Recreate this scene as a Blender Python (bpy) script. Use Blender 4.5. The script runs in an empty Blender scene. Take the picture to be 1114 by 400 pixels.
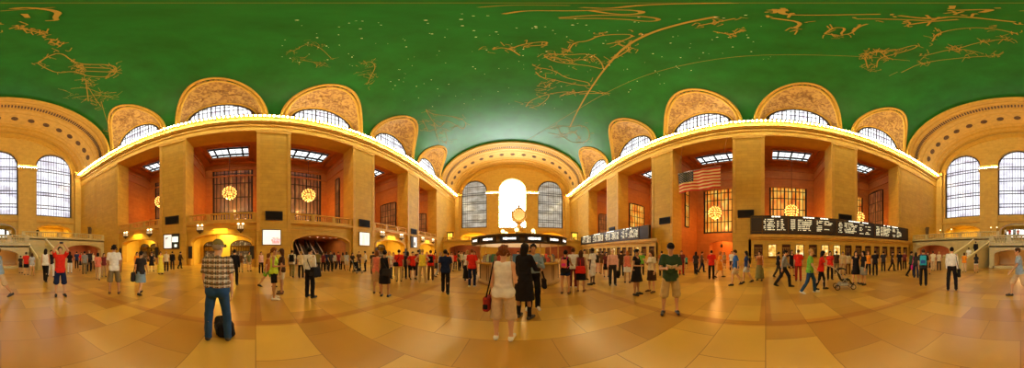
import bpy, math, random
import numpy as np
from mathutils import Vector, Matrix
random.seed(7); rng = np.random.default_rng(7)
PI = math.pi
S = bpy.context.scene
COL = S.collection
# ------------------------------------------------------------------ camera, world, lights, exposure
EYE = 1.53
cd = bpy.data.cameras.new('camera'); cam = bpy.data.objects.new('camera', cd); COL.objects.link(cam)
cam.location = (0, 0, EYE); cam.rotation_euler = (PI/2, 0, 0)
cd.type = 'PANO'; cd.panorama_type = 'EQUIRECTANGULAR'
FP = 176.58                                   # pixels per radian of the 1114 x 400 frame
cd.longitude_min = -555.5/FP; cd.longitude_max = (1114-555.5)/FP
cd.latitude_max = 275/FP; cd.latitude_min = -125/FP
cd.clip_start = .05; cd.clip_end = 400
S.camera = cam
S.view_settings.view_transform = 'Standard'; S.view_settings.look = 'None'
S.view_settings.gamma = 1; S.view_settings.use_curve_mapping = False
S.view_settings.exposure = 0.5
S.cycles.use_denoising = True
S.cycles.max_bounces = 6; S.cycles.diffuse_bounces = 4; S.cycles.glossy_bounces = 2
S.cycles.sample_clamp_indirect = 6
W = bpy.data.worlds.new('world'); S.world = W; W.use_nodes = True
W.node_tree.nodes['Background'].inputs[0].default_value = (.55, .7, 1, 1)
W.node_tree.nodes['Background'].inputs[1].default_value = .6
def lamp(name, kind, loc, energy, color, size=1, size_y=None, rot=None, spread=None):
    l = bpy.data.lights.new(name, kind); l.energy = energy; l.color = color
    if kind == 'AREA':
        l.size = size
        if size_y: l.shape = 'RECTANGLE'; l.size_y = size_y
        if spread: l.spread = spread
    else: l.shadow_soft_size = size
    o = bpy.data.objects.new(name, l); COL.objects.link(o); o.location = loc
    if rot: o.rotation_euler = rot
    return o
WARM = (1, .70, .36)
COVE_W, CHAN_W = 2000, 420
WIN_E = 5.0                                   # daylight strength of the tall end windows
# cove lamps lie in the gutter on top of the long cornices and shine up on the vault
for sx in (-1, 1):
    for yy in (-15, 8, 31):
        lamp('cove_lamp', 'AREA', (.55+sx*17.55, yy, 21.02), COVE_W/3, (1, .82, .5), 23, .25, (PI, 0 , 0) if False else (PI, sx*-.35, 0))
# row of spots hidden behind each cornice bulb row, washing the walls and the floor
# ------------------------------------------------------------------ helpers
def Z(r): return r + EYE
def tag(o, label=None, cat=None, group=None, kind=None):
    if label: o['label'] = label
    if cat: o['category'] = cat
    if group: o['group'] = group
    if kind: o['kind'] = kind
    return o
def empty(name, loc=(0,0,0), rz=0, **k):
    o = bpy.data.objects.new(name, None); COL.objects.link(o); o.location = loc; o.rotation_euler = (0,0,rz)
    o.empty_display_size = .1
    return tag(o, **k)
def link(name, me, parent=None, loc=None, mats=None, **k):
    o = bpy.data.objects.new(name, me); COL.objects.link(o)
    if parent: o.parent = parent
    if loc is not None: o.location = loc
    return tag(o, **k)
class MB:
    """collects shapes; build() links them as one mesh object"""
    def __init__(s): s.v = []; s.f = []; s.sm = []; s.mi = []; s.m = 0
    def add(s, vs, fs, smooth=False):
        n = len(s.v); s.v += [tuple(v) for v in vs]
        for f in fs: s.f.append([n+i for i in f]); s.sm.append(smooth); s.mi.append(s.m)
        return s
    def quad(s, a, b, c, d): return s.add([a,b,c,d], [(0,1,2,3)])
    def box(s, x0, x1, y0, y1, z0, z1): return s.hexa([(x,y,z) for z in (z0,z1) for y in (y0,y1) for x in (x0,x1)])
    def hexa(s, p): return s.add(p, [(0,2,3,1),(4,5,7,6),(0,1,5,4),(2,6,7,3),(0,4,6,2),(1,3,7,5)])
    def pbox(s, P, u0, u1, z0, z1, d0, d1): return s.hexa([P(u,z,d) for z in (z0,z1) for d in (d0,d1) for u in (u0,u1)])
    def bev(s, x0, x1, y0, y1, z0, z1, b=.02):
        xs=(x0,x0+b,x1-b,x1)
        pts=[];
        for (z,i) in ((z0,b),(z0+b,0),(z1-b,0),(z1,b)):
            a0,a1,c0,c1=x0+i,x1-i,y0+i,y1-i
            pts+=[(a0+b,c0,z),(a1-b,c0,z),(a1,c0+b,z),(a1,c1-b,z),(a1-b,c1,z),(a0+b,c1,z),(a0,c1-b,z),(a0,c0+b,z)]
        fs=[tuple(range(7,-1,-1)), tuple(range(24,32))]
        for r in range(3):
            for j in range(8):
                fs.append((r*8+j, r*8+(j+1)%8, r*8+8+(j+1)%8, r*8+8+j))
        return s.add(pts, fs)
    def tube(s, pts, r, n=8, closed=False, cap=True):
        pts = [Vector(p) for p in pts]; N = len(pts); vs = []; fs = []
        rr = r if isinstance(r, (list,tuple)) else [r]*N
        up0 = None
        for i, p in enumerate(pts):
            t = (pts[(i+1)%N]-pts[i-1]) if closed else (pts[min(i+1,N-1)]-pts[max(i-1,0)])
            t = t.normalized() if t.length > 1e-9 else Vector((0,0,1))
            if up0 is None: up0 = t.orthogonal().normalized()
            up0 = (up0 - t*up0.dot(t)); up0 = up0.normalized() if up0.length > 1e-6 else t.orthogonal().normalized()
            sd = t.cross(up0)
            for j in range(n):
                a = 2*PI*j/n; vs.append(p + (up0*math.cos(a)+sd*math.sin(a))*rr[i])
        for i in range(N if closed else N-1):
            for j in range(n):
                a, b = i*n, ((i+1)%N)*n
                fs.append((a+j, a+(j+1)%n, b+(j+1)%n, b+j))
        if cap and not closed: fs += [tuple(range(n-1,-1,-1)), tuple((N-1)*n+j for j in range(n))]
        return s.add(vs, fs, True)
    def lathe(s, prof, c=(0,0,0), n=24, a0=0, a1=2*PI, axis='z'):
        full = abs(a1-a0-2*PI) < 1e-6; m = n if full else n+1; vs = []; fs = []
        for i in range(m):
            a = a0+(a1-a0)*i/n
            for (r, z) in prof:
                p = (r*math.cos(a), r*math.sin(a), z)
                if axis == 'x': p = (z, r*math.cos(a), r*math.sin(a))
                if axis == 'y': p = (r*math.cos(a), z, r*math.sin(a))
                vs.append((c[0]+p[0], c[1]+p[1], c[2]+p[2]))
        k = len(prof)
        for i in range(n):
            b = ((i+1) % m)*k
            for j in range(k-1): fs.append((i*k+j, b+j, b+j+1, i*k+j+1))
        return s.add(vs, fs, True)
    def sphere(s, c, r, n=10, m=6, sc=(1,1,1)):
        vs = []; fs = []
        for i in range(m+1):
            t = PI*i/m
            for j in range(n):
                a = 2*PI*j/n; vs.append((c[0]+r*sc[0]*math.sin(t)*math.cos(a), c[1]+r*sc[1]*math.sin(t)*math.sin(a), c[2]+r*sc[2]*math.cos(t)))
        for i in range(m):
            for j in range(n): fs.append((i*n+j, (i+1)*n+j, (i+1)*n+(j+1)%n, i*n+(j+1)%n))
        return s.add(vs, fs, True)
    def mesh(s, name, mats):
        me = bpy.data.meshes.new(name)
        if not isinstance(mats, (list,tuple)): mats = [mats]
        me.from_pydata(s.v, [], s.f); 
        for m in mats: me.materials.append(m)
        me.polygons.foreach_set('use_smooth', s.sm); me.polygons.foreach_set('material_index', s.mi)
        if any(s.sm) and not all(s.sm):
            pass
        me.update(); return me
    def build(s, name, mats, parent=None, loc=None, **k):
        return link(name, s.mesh(name, mats), parent, loc, **k)
# ------------------------------------------------------------------ materials
def nt(name):
    m = bpy.data.materials.new(name); m.use_nodes = True
    return m, m.node_tree.nodes, m.node_tree.links, m.node_tree.nodes['Principled BSDF']
def mat(name, col, rough=.6, metal=0, em=None, es=0, var=0, vs=8):
    m, N, L, b = nt(name)
    b.inputs['Base Color'].default_value = (*col, 1); b.inputs['Roughness'].default_value = rough; b.inputs['Metallic'].default_value = metal
    if em: b.inputs['Emission Color'].default_value = (*em, 1); b.inputs['Emission Strength'].default_value = es
    if var:
        no = N.new('ShaderNodeTexNoise'); no.inputs['Scale'].default_value = vs; no.inputs['Detail'].default_value = 4
        tc = N.new('ShaderNodeTexCoord'); L.new(tc.outputs['Object'], no.inputs['Vector'])
        r = N.new('ShaderNodeValToRGB'); r.color_ramp.elements[0].position = .3; r.color_ramp.elements[1].position = .7
        r.color_ramp.elements[0].color = (*[c*(1-var) for c in col], 1); r.color_ramp.elements[1].color = (*[min(1,c*(1+var)) for c in col], 1)
        L.new(no.outputs['Fac'], r.inputs['Fac']); L.new(r.outputs['Color'], b.inputs['Base Color'])
    return m
def wallcoord(N, L):
    """(horizontal run, height) of a vertical wall, whichever way it faces"""
    g = N.new('ShaderNodeNewGeometry'); sp = N.new('ShaderNodeSeparateXYZ'); L.new(g.outputs['Position'], sp.inputs[0])
    sn = N.new('ShaderNodeSeparateXYZ'); L.new(g.outputs['True Normal'], sn.inputs[0])
    ab = N.new('ShaderNodeMath'); ab.operation = 'ABSOLUTE'; L.new(sn.outputs[0], ab.inputs[0])
    gt = N.new('ShaderNodeMath'); gt.operation = 'GREATER_THAN'; gt.inputs[1].default_value = .7; L.new(ab.outputs[0], gt.inputs[0])
    mx = N.new('ShaderNodeMix'); L.new(gt.outputs[0], mx.inputs[0]); L.new(sp.outputs[0], mx.inputs[2]); L.new(sp.outputs[1], mx.inputs[3])
    cb = N.new('ShaderNodeCombineXYZ'); L.new(mx.outputs[0], cb.inputs[0]); L.new(sp.outputs[2], cb.inputs[1])
    return cb.outputs[0], g.outputs['Position']
def stone(name, col, col2, mort, bw=1.5, bh=.62, rough=.65):
    m, N, L, b = nt(name)
    v, pos = wallcoord(N, L)
    br = N.new('ShaderNodeTexBrick'); L.new(v, br.inputs['Vector'])
    br.inputs['Scale'].default_value = 1; br.inputs['Brick Width'].default_value = bw; br.inputs['Row Height'].default_value = bh
    br.inputs['Mortar Size'].default_value = .012; br.inputs['Mortar Smooth'].default_value = .3; br.inputs['Bias'].default_value = 0
    br.inputs['Color1'].default_value = (*col,1); br.inputs['Color2'].default_value = (*col2,1); br.inputs['Mortar'].default_value = (*mort,1)
    no = N.new('ShaderNodeTexNoise'); no.inputs['Scale'].default_value = 1.3; no.inputs['Detail'].default_value = 5; L.new(pos, no.inputs['Vector'])
    mr = N.new('ShaderNodeMapRange'); mr.inputs[3].default_value = .8; mr.inputs[4].default_value = 1.2; L.new(no.outputs['Fac'], mr.inputs[0])
    mm = N.new('ShaderNodeVectorMath'); mm.operation = 'SCALE'; L.new(br.outputs['Color'], mm.inputs[0]); L.new(mr.outputs[0], mm.inputs['Scale'])
    L.new(mm.outputs[0], b.inputs['Base Color']); b.inputs['Roughness'].default_value = rough
    return m
M = {}
M['stone'] = stone('caen_stone', (.60,.355,.034), (.54,.31,.028), (.42,.23,.018), 1.4, .48)
M['stone_end'] = stone('end_wall_stone', (.62,.385,.07), (.58,.35,.06), (.48,.28,.04), 1.5, .5)
M['stone_bay'] = stone('bay_stone_lamp_tint', (.55,.21,.04), (.50,.18,.032), (.36,.12,.02))  # same stone as the hall, with the bays' red-orange lamplight mixed into its colour
M['cream'] = stone('pale_marble', (.58,.46,.19), (.54,.42,.17), (.45,.34,.12), 1.8, .9, .4)
M['trimstone'] = mat('trim_stone', (.60,.335,.038), .55, var=.1, vs=2)
M['plaster'] = mat('plaster', (.64,.385,.08), .6, var=.12, vs=1.5)
M['baybeam'] = mat('coffer_lamp_tint', (.50,.17,.035), .6, var=.12, vs=1.2)  # beams reddened likewise, chandelier light worked into the stone colour
M['bronze'] = mat('bronze', (.10,.055,.02), .4, .6, var=.2)
M['gilt'] = mat('gilt', (.75,.5,.15), .35, .8)
M['iron'] = mat('iron', (.03,.022,.02), .5, .2)
M['showcase'] = mat('showcase_glow', (.6,.5,.4), .5, 0, (1,.80,.55), .7)
M['fascia_glow'] = mat('fascia_bulb_tint', (.27,.14,.010), .8)  # yellow of the bulb light put into a darkened fascia colour
M['glarebar'] = mat('glare_paled_bar', (.62,.66,.70), .5)  # bars of the centre window, paled to carry its glare in their colour
M['glowplaster'] = mat('plaster_glow_tint', (.74,.52,.13), .6, var=.08, vs=1)  # plaster yellowed so the lamp glow inside the arches is part of its colour
M['black'] = mat('black', (.012,.010,.010), .5)
M['darkred'] = mat('dark_red_panel', (.10,.02,.008), .5)
M['steel'] = mat('brushed_steel', (.55,.52,.48), .3, .8)
M['gold'] = mat('gold_line', (.34,.22,.02), .6)
M['rosette'] = mat('rosette_bronze', (.12,.06,.025), .6, var=.3, vs=4)
def emis(name, col, s, base=(.8,.8,.8)): return mat(name, base, .5, 0, col, s)
M['bulb'] = emis('bulb_glow', (1,.84,.42), 72)
M['globebulb'] = emis('chandelier_bulb_glow', (1,.52,.10), 2.0)
M['niche'] = emis('niche_lamp_glow', (1,.62,.06), 1.2, (.8,.5,.05))
def hue_win(name, stops, strength, sc, pale=(1,1,1)):
    """daylight through patterned glass"""
    m, N, L, b = nt(name); v, pos = wallcoord(N, L)
    mp = N.new('ShaderNodeMapping'); L.new(v, mp.inputs[0]); mp.inputs['Scale'].default_value = sc
    no = N.new('ShaderNodeTexNoise'); no.inputs['Scale'].default_value = 1; no.inputs['Detail'].default_value = 2; L.new(mp.outputs[0], no.inputs[0])
    r = N.new('ShaderNodeValToRGB'); e = r.color_ramp.elements
    e[0].position, e[0].color = stops[0][0], (*stops[0][1],1); e[1].position, e[1].color = stops[-1][0], (*stops[-1][1],1)
    for p, c in stops[1:-1]: q = e.new(p); q.color = (*c,1)
    L.new(no.outputs['Fac'], r.inputs[0]); L.new(r.outputs[0], b.inputs['Emission Color']); b.inputs['Emission Strength'].default_value = strength
    b.inputs['Base Color'].default_value = (.1,.1,.1,1); b.inputs['Roughness'].default_value = .2
    return m
M['win_w'] = hue_win('west_window_daylight', [(.3,(.45,.42,.5)),(.5,(.85,.85,1)),(.7,(1,1,1))], 1.0, (.25,.55,1))
M['win_e'] = hue_win('east_window_daylight', [(.3,(.30,.27,.2)),(.5,(.55,.52,.45)),(.7,(.8,.78,.7))], .5, (.4,.8,1))
M['win_ec'] = hue_win('east_centre_daylight', [(.3,(.8,.95,1)),(.6,(1,1,1))], 22, (.3,.5,1))
M['win_l'] = hue_win('lunette_daylight', [(.35,(.55,.5,.6)),(.5,(.9,.95,1)),(.65,(1,1,1))], 1.6, (.6,.8,1))
M['sky'] = hue_win('skylight_daylight', [(.4,(.75,.85,.85)),(.6,(1,1,1))], 2.0, (1,1,1))
M['amber'] = hue_win('amber_window_glow', [(.35,(.8,.13,.005)),(.5,(1,.33,.02)),(.68,(1,.62,.12))], .62, (1.3,.5,1))
M['dimglass'] = hue_win('dim_red_window', [(.35,(.12,.02,.004)),(.55,(.30,.06,.01)),(.7,(.5,.2,.05))], .5, (1.6,.5,1))
M['bright'] = emis('bright_doorway_daylight', (.95,1,.9), 1.1)
# green painted vault
def green():
    m, N, L, b = nt('green_vault_paint')
    g = N.new('ShaderNodeNewGeometry')
    no = N.new('ShaderNodeTexNoise'); no.inputs['Scale'].default_value = .35; no.inputs['Detail'].default_value = 8; no.inputs['Roughness'].default_value = .65
    L.new(g.outputs['Position'], no.inputs[0])
    r = N.new('ShaderNodeValToRGB'); r.color_ramp.elements[0].position = .3; r.color_ramp.elements[1].position = .72
    r.color_ramp.elements[0].color = (.011,.098,.010,1); r.color_ramp.elements[1].color = (.014,.158,.021,1)
    L.new(no.outputs['Fac'], r.inputs[0]); L.new(r.outputs[0], b.inputs['Base Color'])
    b.inputs['Roughness'].default_value = .38; b.inputs['Specular IOR Level'].default_value = .35
    return m
M['green'] = green()
def floor_mat():
    m, N, L, b = nt('marble_floor')
    g = N.new('ShaderNodeNewGeometry'); mp = N.new('ShaderNodeMapping'); L.new(g.outputs['Position'], mp.inputs[0])
    mp.inputs['Rotation'].default_value = (0,0,0)
    br = N.new('ShaderNodeTexBrick'); L.new(mp.outputs[0], br.inputs[0]); br.offset = .5
    br.inputs['Scale'].default_value = 1; br.inputs['Brick Width'].default_value = 1.3; br.inputs['Row Height'].default_value = .85
    br.inputs['Mortar Size'].default_value = .006; br.inputs['Bias'].default_value = -.1
    br.inputs['Color1'].default_value = (.72,.42,.062,1); br.inputs['Color2'].default_value = (.47,.215,.024,1); br.inputs['Mortar'].default_value = (.34,.155,.02,1)
    sx = N.new('ShaderNodeSeparateXYZ'); L.new(g.outputs['Position'], sx.inputs[0]); ad = N.new('ShaderNodeMath'); ad.inputs[1].default_value = 3.3+66; L.new(sx.outputs[0], ad.inputs[0])
    cx_ = N.new('ShaderNodeCombineXYZ'); L.new(sx.outputs[1], cx_.inputs[0]); L.new(ad.outputs[0], cx_.inputs[1])
    b2 = N.new('ShaderNodeTexBrick'); L.new(cx_.outputs[0], b2.inputs[0]); b2.offset = .5
    b2.inputs['Scale'].default_value = 1; b2.inputs['Brick Width'].default_value = 11.7; b2.inputs['Row Height'].default_value = 6.6
    b2.inputs['Mortar Size'].default_value = .14; b2.inputs['Color1'].default_value = (1,1,1,1); b2.inputs['Color2'].default_value = (.9,.86,.8,1); b2.inputs['Mortar'].default_value = (.80,.62,.48,1)
    mu = N.new('ShaderNodeMix'); mu.data_type = 'RGBA'; mu.blend_type = 'MULTIPLY'; mu.inputs[0].default_value = 1
    L.new(br.outputs[0], mu.inputs[6]); L.new(b2.outputs[0], mu.inputs[7])
    no = N.new('ShaderNodeTexNoise'); no.inputs['Scale'].default_value = .9; no.inputs['Detail'].default_value = 4; no.inputs['Roughness'].default_value = .5; L.new(g.outputs['Position'], no.inputs[0])
    mr = N.new('ShaderNodeMapRange'); mr.inputs[3].default_value = .84; mr.inputs[4].default_value = 1.16; L.new(no.outputs[0], mr.inputs[0])
    mm = N.new('ShaderNodeVectorMath'); mm.operation = 'SCALE'; L.new(mu.outputs[2], mm.inputs[0]); L.new(mr.outputs[0], mm.inputs['Scale'])
    L.new(mm.outputs[0], b.inputs['Base Color'])
    b.inputs['Roughness'].default_value = .29
    b.inputs['Specular IOR Level'].default_value = .6
    return m
M['floor'] = floor_mat()
# ------------------------------------------------------------------ architecture
XC, XL, XR, YE, YW = .55, 17.7, 18.8, 50.0, -33.4
ZC = Z(19.2)                                   # springing of the vault, height of the bulb rows
BAYS = (-16, -4, 8, 20, 32)
def PL(u, z, d): return (-XL-d, u, z)
def PR(u, z, d): return (XR+d, u, z)
def PE(u, z, d): return (u, YE+d, z)
def PWt(u, z, d): return (u, YW-d, z)
def arch(o, u):
    t = 1-((u-o['c'])/o['h'])**2
    return o['zs'] + o['r']*math.sqrt(max(0, t))
def contour(o, n=20):
    return [(o['c']-o['h']*math.cos(PI*i/n), arch(o, o['c']-o['h']*math.cos(PI*i/n))) for i in range(n+1)]
def arched_wall(m, P, u0, u1, z0, zt, ops, depth=.6, d0=0, n=20, sub=1):
    zf = zt if callable(zt) else (lambda u: zt)
    us = {round(u0,4), round(u1,4)}
    for i in range(sub+1): us.add(round(u0+(u1-u0)*i/sub,4))
    for o in ops:
        for (u, z) in contour(o, n): us.add(round(u,4))
    us = sorted(u for u in us if u0-1e-6 <= u <= u1+1e-6)
    for a, b in zip(us, us[1:]):
        c = (a+b)/2; o = next((o for o in ops if abs(c-o['c']) < o['h']), None)
        if o is None: m.quad(P(a,z0,d0), P(b,z0,d0), P(b,zf(b),d0), P(a,zf(a),d0))
        else:
            if o['zb'] > z0: m.quad(P(a,z0,d0), P(b,z0,d0), P(b,o['zb'],d0), P(a,o['zb'],d0))
            m.quad(P(a,arch(o,a),d0), P(b,arch(o,b),d0), P(b,zf(b),d0), P(a,zf(a),d0))
    for o in ops:
        pts = [(o['c']-o['h'], o['zb'])] + contour(o, n) + [(o['c']+o['h'], o['zb'])]
        if o['zb'] > z0: pts.append(pts[0])
        for (a, b) in zip(pts, pts[1:]): m.quad(P(*a,d0), P(*b,d0), P(*b,d0+depth), P(*a,d0+depth))
def pane(m, P, o, d, n=20):
    pts = [(o['c']-o['h'], o['zb'])] + contour(o, n) + [(o['c']+o['h'], o['zb'])]
    m.add([P(u,z,d) for u, z in pts], [tuple(range(len(pts)))])
def archband(m, P, o, w, d0, d1, n=24, legs=True):
    """moulding following an opening, w wide, from depth d0 to d1"""
    o2 = dict(o, h=o['h']+w, r=o['r']+w)
    a = contour(o, n); b = contour(o2, n)
    if legs: a = [(a[0][0],o['zb'])]+a+[(a[-1][0],o['zb'])]; b = [(b[0][0],o['zb'])]+b+[(b[-1][0],o['zb'])]
    for i in range(len(a)-1):
        m.hexa([P(*a[i],d0),P(*a[i+1],d0),P(*a[i],d1),P(*a[i+1],d1),P(*b[i],d0),P(*b[i+1],d0),P(*b[i],d1),P(*b[i+1],d1)])
WN = [0]
def window(P, o, d, glass, nv, hz, bar=.05, hb=.3, frame=.18, name=None, fm='iron', bd=.12):
    WN[0] += 1
    r = empty(name or 'window_%d' % WN[0], P(o['c'], o['zb'], d), kind='structure')
    b = P(o['c'], o['zb'], d)
    Q = lambda u, z, dd: tuple(x-y for x, y in zip(P(u,z,dd), b))
    m = MB(); pane(m, Q, o, d+.06); m.build('pane', M[glass], r)
    m = MB(); archband(m, Q, dict(o, h=o['h']-frame, r=max(.05,o['r']-frame)), frame, d-.05, d+bd)
    m.pbox(Q, o['c']-o['h'], o['c']+o['h'], o['zb'], o['zb']+frame, d-.05, d+bd); m.build('window_frame', M[fm], r)
    m = MB()
    for i in range(1, nv):
        u = o['c']-o['h']+2*o['h']*i/nv; bw = bar*(1.8 if i % 3 == 0 else 1)
        m.pbox(Q, u-bw/2, u+bw/2, o['zb'], arch(o,u)-.02, d-.02, d+.05)
    m.build('mullions', M[fm], r)
    m = MB()
    for z in hz:
        t = 1-max(0,(z-o['zs'])/max(o['r'],.01))**2
        if t <= 0: continue
        h = o['h']*math.sqrt(t) if z > o['zs'] else o['h']
        m.pbox(Q, o['c']-h, o['c']+h, z-hb/2, z+hb/2, d-.03, d+.05)
    m.build('transoms', M[fm], r)
    return r
# ---- floor
m = MB(); m.box(-40, 42, -60, 62, -.3, 0); m.build('floor', M['floor'], kind='structure')
# ---- long walls
PIERS = (-10, 2, 14, 26)
BACK = {-1: 27-XL, 1: 28.2-XR}
ROOF = Z(16.5)
def long_wall(s):
    P = PL if s < 0 else PR; side = 'left' if s < 0 else 'right'
    m = MB()
    for c in PIERS: m.pbox(P, c-1.88, c+1.88, 0, ROOF, 0, 2.5)
    m.pbox(P, YW-1, -20.12, 0, ROOF, 0, 2.5); m.pbox(P, 36.12, YE+1, 0, ROOF, 0, 2.5)
    m.pbox(P, YW-1, YE+1, ROOF, ZC-.1, 0, 2.5)
    m.build('wall_'+side, M['stone'], kind='structure')
    # shallow pilaster strips and the panelled end bays
    m = MB()
    for c in PIERS:
        for q in (-1.88, 1.5): m.pbox(P, c+q, c+q+.38, 3.9, ROOF-.35, -.05, 0)
        m.pbox(P, c-1.95, c+1.95, 0, .5, -.08, 0)
        m.pbox(P, c-1.95, c+1.95, ROOF-.35, ROOF, -.1, 0)
    for (a, b) in ((YW, -20.12), (36.12, YE)):
        m.pbox(P, a, b, 0, .5, -.08, 0); m.pbox(P, a, b, ROOF-.35, ROOF, -.1, 0)
        for k in range(2):
            w = (b-a-1.6)/2; u = a+.6+k*(w+.4); m.pbox(P, u, u+.12, 6.6, ROOF-1, -.05, 0); m.pbox(P, u+w-.12, u+w, 6.6, ROOF-1, -.05, 0)
    m.build('trim_'+side, M['trimstone'], kind='structure')
    # cornice: architrave steps, shelf and gutter
    m = MB()
    for (z0, z1, pr) in ((ROOF+.0, ROOF+.3,.12), (ZC-1.65,ZC-1.35,.12), (ZC-1.1,ZC-.85,.22), (ZC-.85,ZC-.6,.42), (ZC-.5,ZC-.38,.40)):
        m.pbox(P, YW, YE, z0, z1, -pr, 0)
    m.pbox(P, YW, YE, ZC+.14, ZC+.2, -.72, 0); m.pbox(P, YW, YE, ZC+.2, ZC+.3, -.72, -.66); m.pbox(P, YW, YE, ZC-.1, ZC, -.3, 2.5)
    cn = m.build('cornice', M['trimstone'], kind='structure')
    m = MB(); m.pbox(P, YW, YE, ZC-.6, ZC+.14, -.30, 0); m.build('fascia', M['fascia_glow'], cn)
long_wall(-1); long_wall(1)
def end_wall(y, P, side, low):
    m = MB()
    ops = [dict(c=XC+k*12.05, h=4.15, zb=Z(8.0), zs=Z(20.4), r=4.15) for k in (-1,0,1)]
    def top(u): return ZC + 11.9*math.sqrt(max(0, 1-((u-XC)/18.3)**2)) + .3
    arched_wall(m, P, -XL, XR, Z(7.0), top, ops, .9, sub=24)
    arched_wall(m, P, -XL, XR, 0, Z(7.0), low, 1.4)
    m.build('wall_'+side, M['stone_end'], kind='structure')
    m = MB()
    for o in ops: archband(m, P, o, .3, -.12, .1)
    # raised moulded arch on the tympanum
    for (a, b, zr0, zr1, pr) in ((15.9,16.4,9.6,10.1,.35),(16.5,17.1,10.3,10.9,.2)):
        for i in range(40):
            t0, t1 = PI*i/40, PI*(i+1)/40
            q = lambda t, a_, z_: (XC+a_*math.cos(t), ZC+z_*math.sin(t))
            m.hexa([P(*q(t0,a,zr0),-pr),P(*q(t1,a,zr0),-pr),P(*q(t0,a,zr0),0),P(*q(t1,a,zr0),0),P(*q(t0,b,zr1),-pr),P(*q(t1,b,zr1),-pr),P(*q(t0,b,zr1),0),P(*q(t1,b,zr1),0)])
    m.pbox(P, -XL, XR, Z(6.6), Z(7.0), -.25, 0)
    for o in low: archband(m, P, o, .25, -.1, .1)
    m.build('trim_'+side, M['trimstone'], kind='structure')
    # pilasters with lit capitals
    for c in (XC-6.02, XC+6.02, -XL+.75, XR-.75):
        hw = 1.85 if abs(c-XC) < 8 else .75
        m = MB(); m.pbox(P, c-hw, c+hw, 0, ZC-.9, -.6, 0)
        m.pbox(P, c-hw-.08, c+hw+.08, ZC-.9, ZC-.65, -.7, 0); m.pbox(P, c-hw-.25, c+hw+.25, ZC-.4, ZC-.25, -1.2, 0); m.pbox(P, c-hw, c+hw, ZC-.65, ZC-.4, -.8, 0)
        m.pbox(P, c-hw-.1, c+hw+.1, ZC-.25, ZC+.5, -.75, 0); m.pbox(P, c-hw-.2, c+hw+.2, ZC+.5, ZC+.62, -.95, 0)
        m.build('pillar', M['stone_end'], kind='structure')
    for i, o in enumerate(ops):
        g = 'win_w' if side == 'back' else ('win_ec' if i == 1 else 'win_e')
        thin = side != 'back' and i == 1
        window(P, o, .55, g, 14, [Z(9.9), Z(10.6), Z(13.0), Z(13.7), Z(16.1), Z(16.8), Z(19.2), Z(19.9), Z(22.3)], .09 if thin else .07, .22 if thin else .2, .16 if thin else .3, fm='glarebar' if thin else 'iron')
LOW_W = [dict(c=XC-12, h=4.2, zb=Z(2.3), zs=Z(4.6), r=1.5), dict(c=XC, h=3.7, zb=Z(2.3), zs=Z(4.6), r=1.6), dict(c=XC+12, h=4.2, zb=Z(2.3), zs=Z(4.6), r=1.5)]
LOW_E = [dict(c=XC-12, h=4.4, zb=Z(3.2), zs=Z(4.9), r=1.5), dict(c=XC, h=3.7, zb=Z(3.2), zs=Z(4.7), r=1.6), dict(c=XC+12, h=4.4, zb=Z(3.2), zs=Z(4.9), r=1.5)]
end_wall(YE, PE, 'front', LOW_E); end_wall(YW, PWt, 'back', LOW_W)
# lit alcoves behind the low arches of the end walls
for (P, ops, sd) in ((PE, LOW_E, 0), (PWt, LOW_W, 1)):
    for i, o in enumerate(ops):
        m = MB(); a, b = o['c']-o['h']-.3, o['c']+o['h']+.3; zt = o['zs']+o['r']+.4
        m.pbox(P, a-.3, a, o['zb']-.2, zt, 1.4, 6); m.pbox(P, b, b+.3, o['zb']-.2, zt, 1.4, 6); m.pbox(P, a-.3, b+.3, zt, zt+.3, 1.4, 6.3); m.pbox(P, a-.3, b+.3, o['zb']-.3, o['zb'], 0, 6.3)
        m.pbox(P, a-.3, b+.3, o['zb']-.2, zt, 6, 6.3)
        m.build('wall_alcove', M['glowplaster'], kind='structure')
        if sd == 1 and i == 1:
            w = dict(c=o['c'], h=3.2, zb=o['zb']+.2, zs=o['zs'], r=1.3)
            window(P, w, 5.8, 'bright', 5, [Z(4.4)], .12, .12, .15)
        else:
            lamp('alcove_lamp', 'AREA', P(o['c'], zt-.1, 2.6), 900 if sd == 0 else 320, (1,.70,.10), 7, 1.2)
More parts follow.
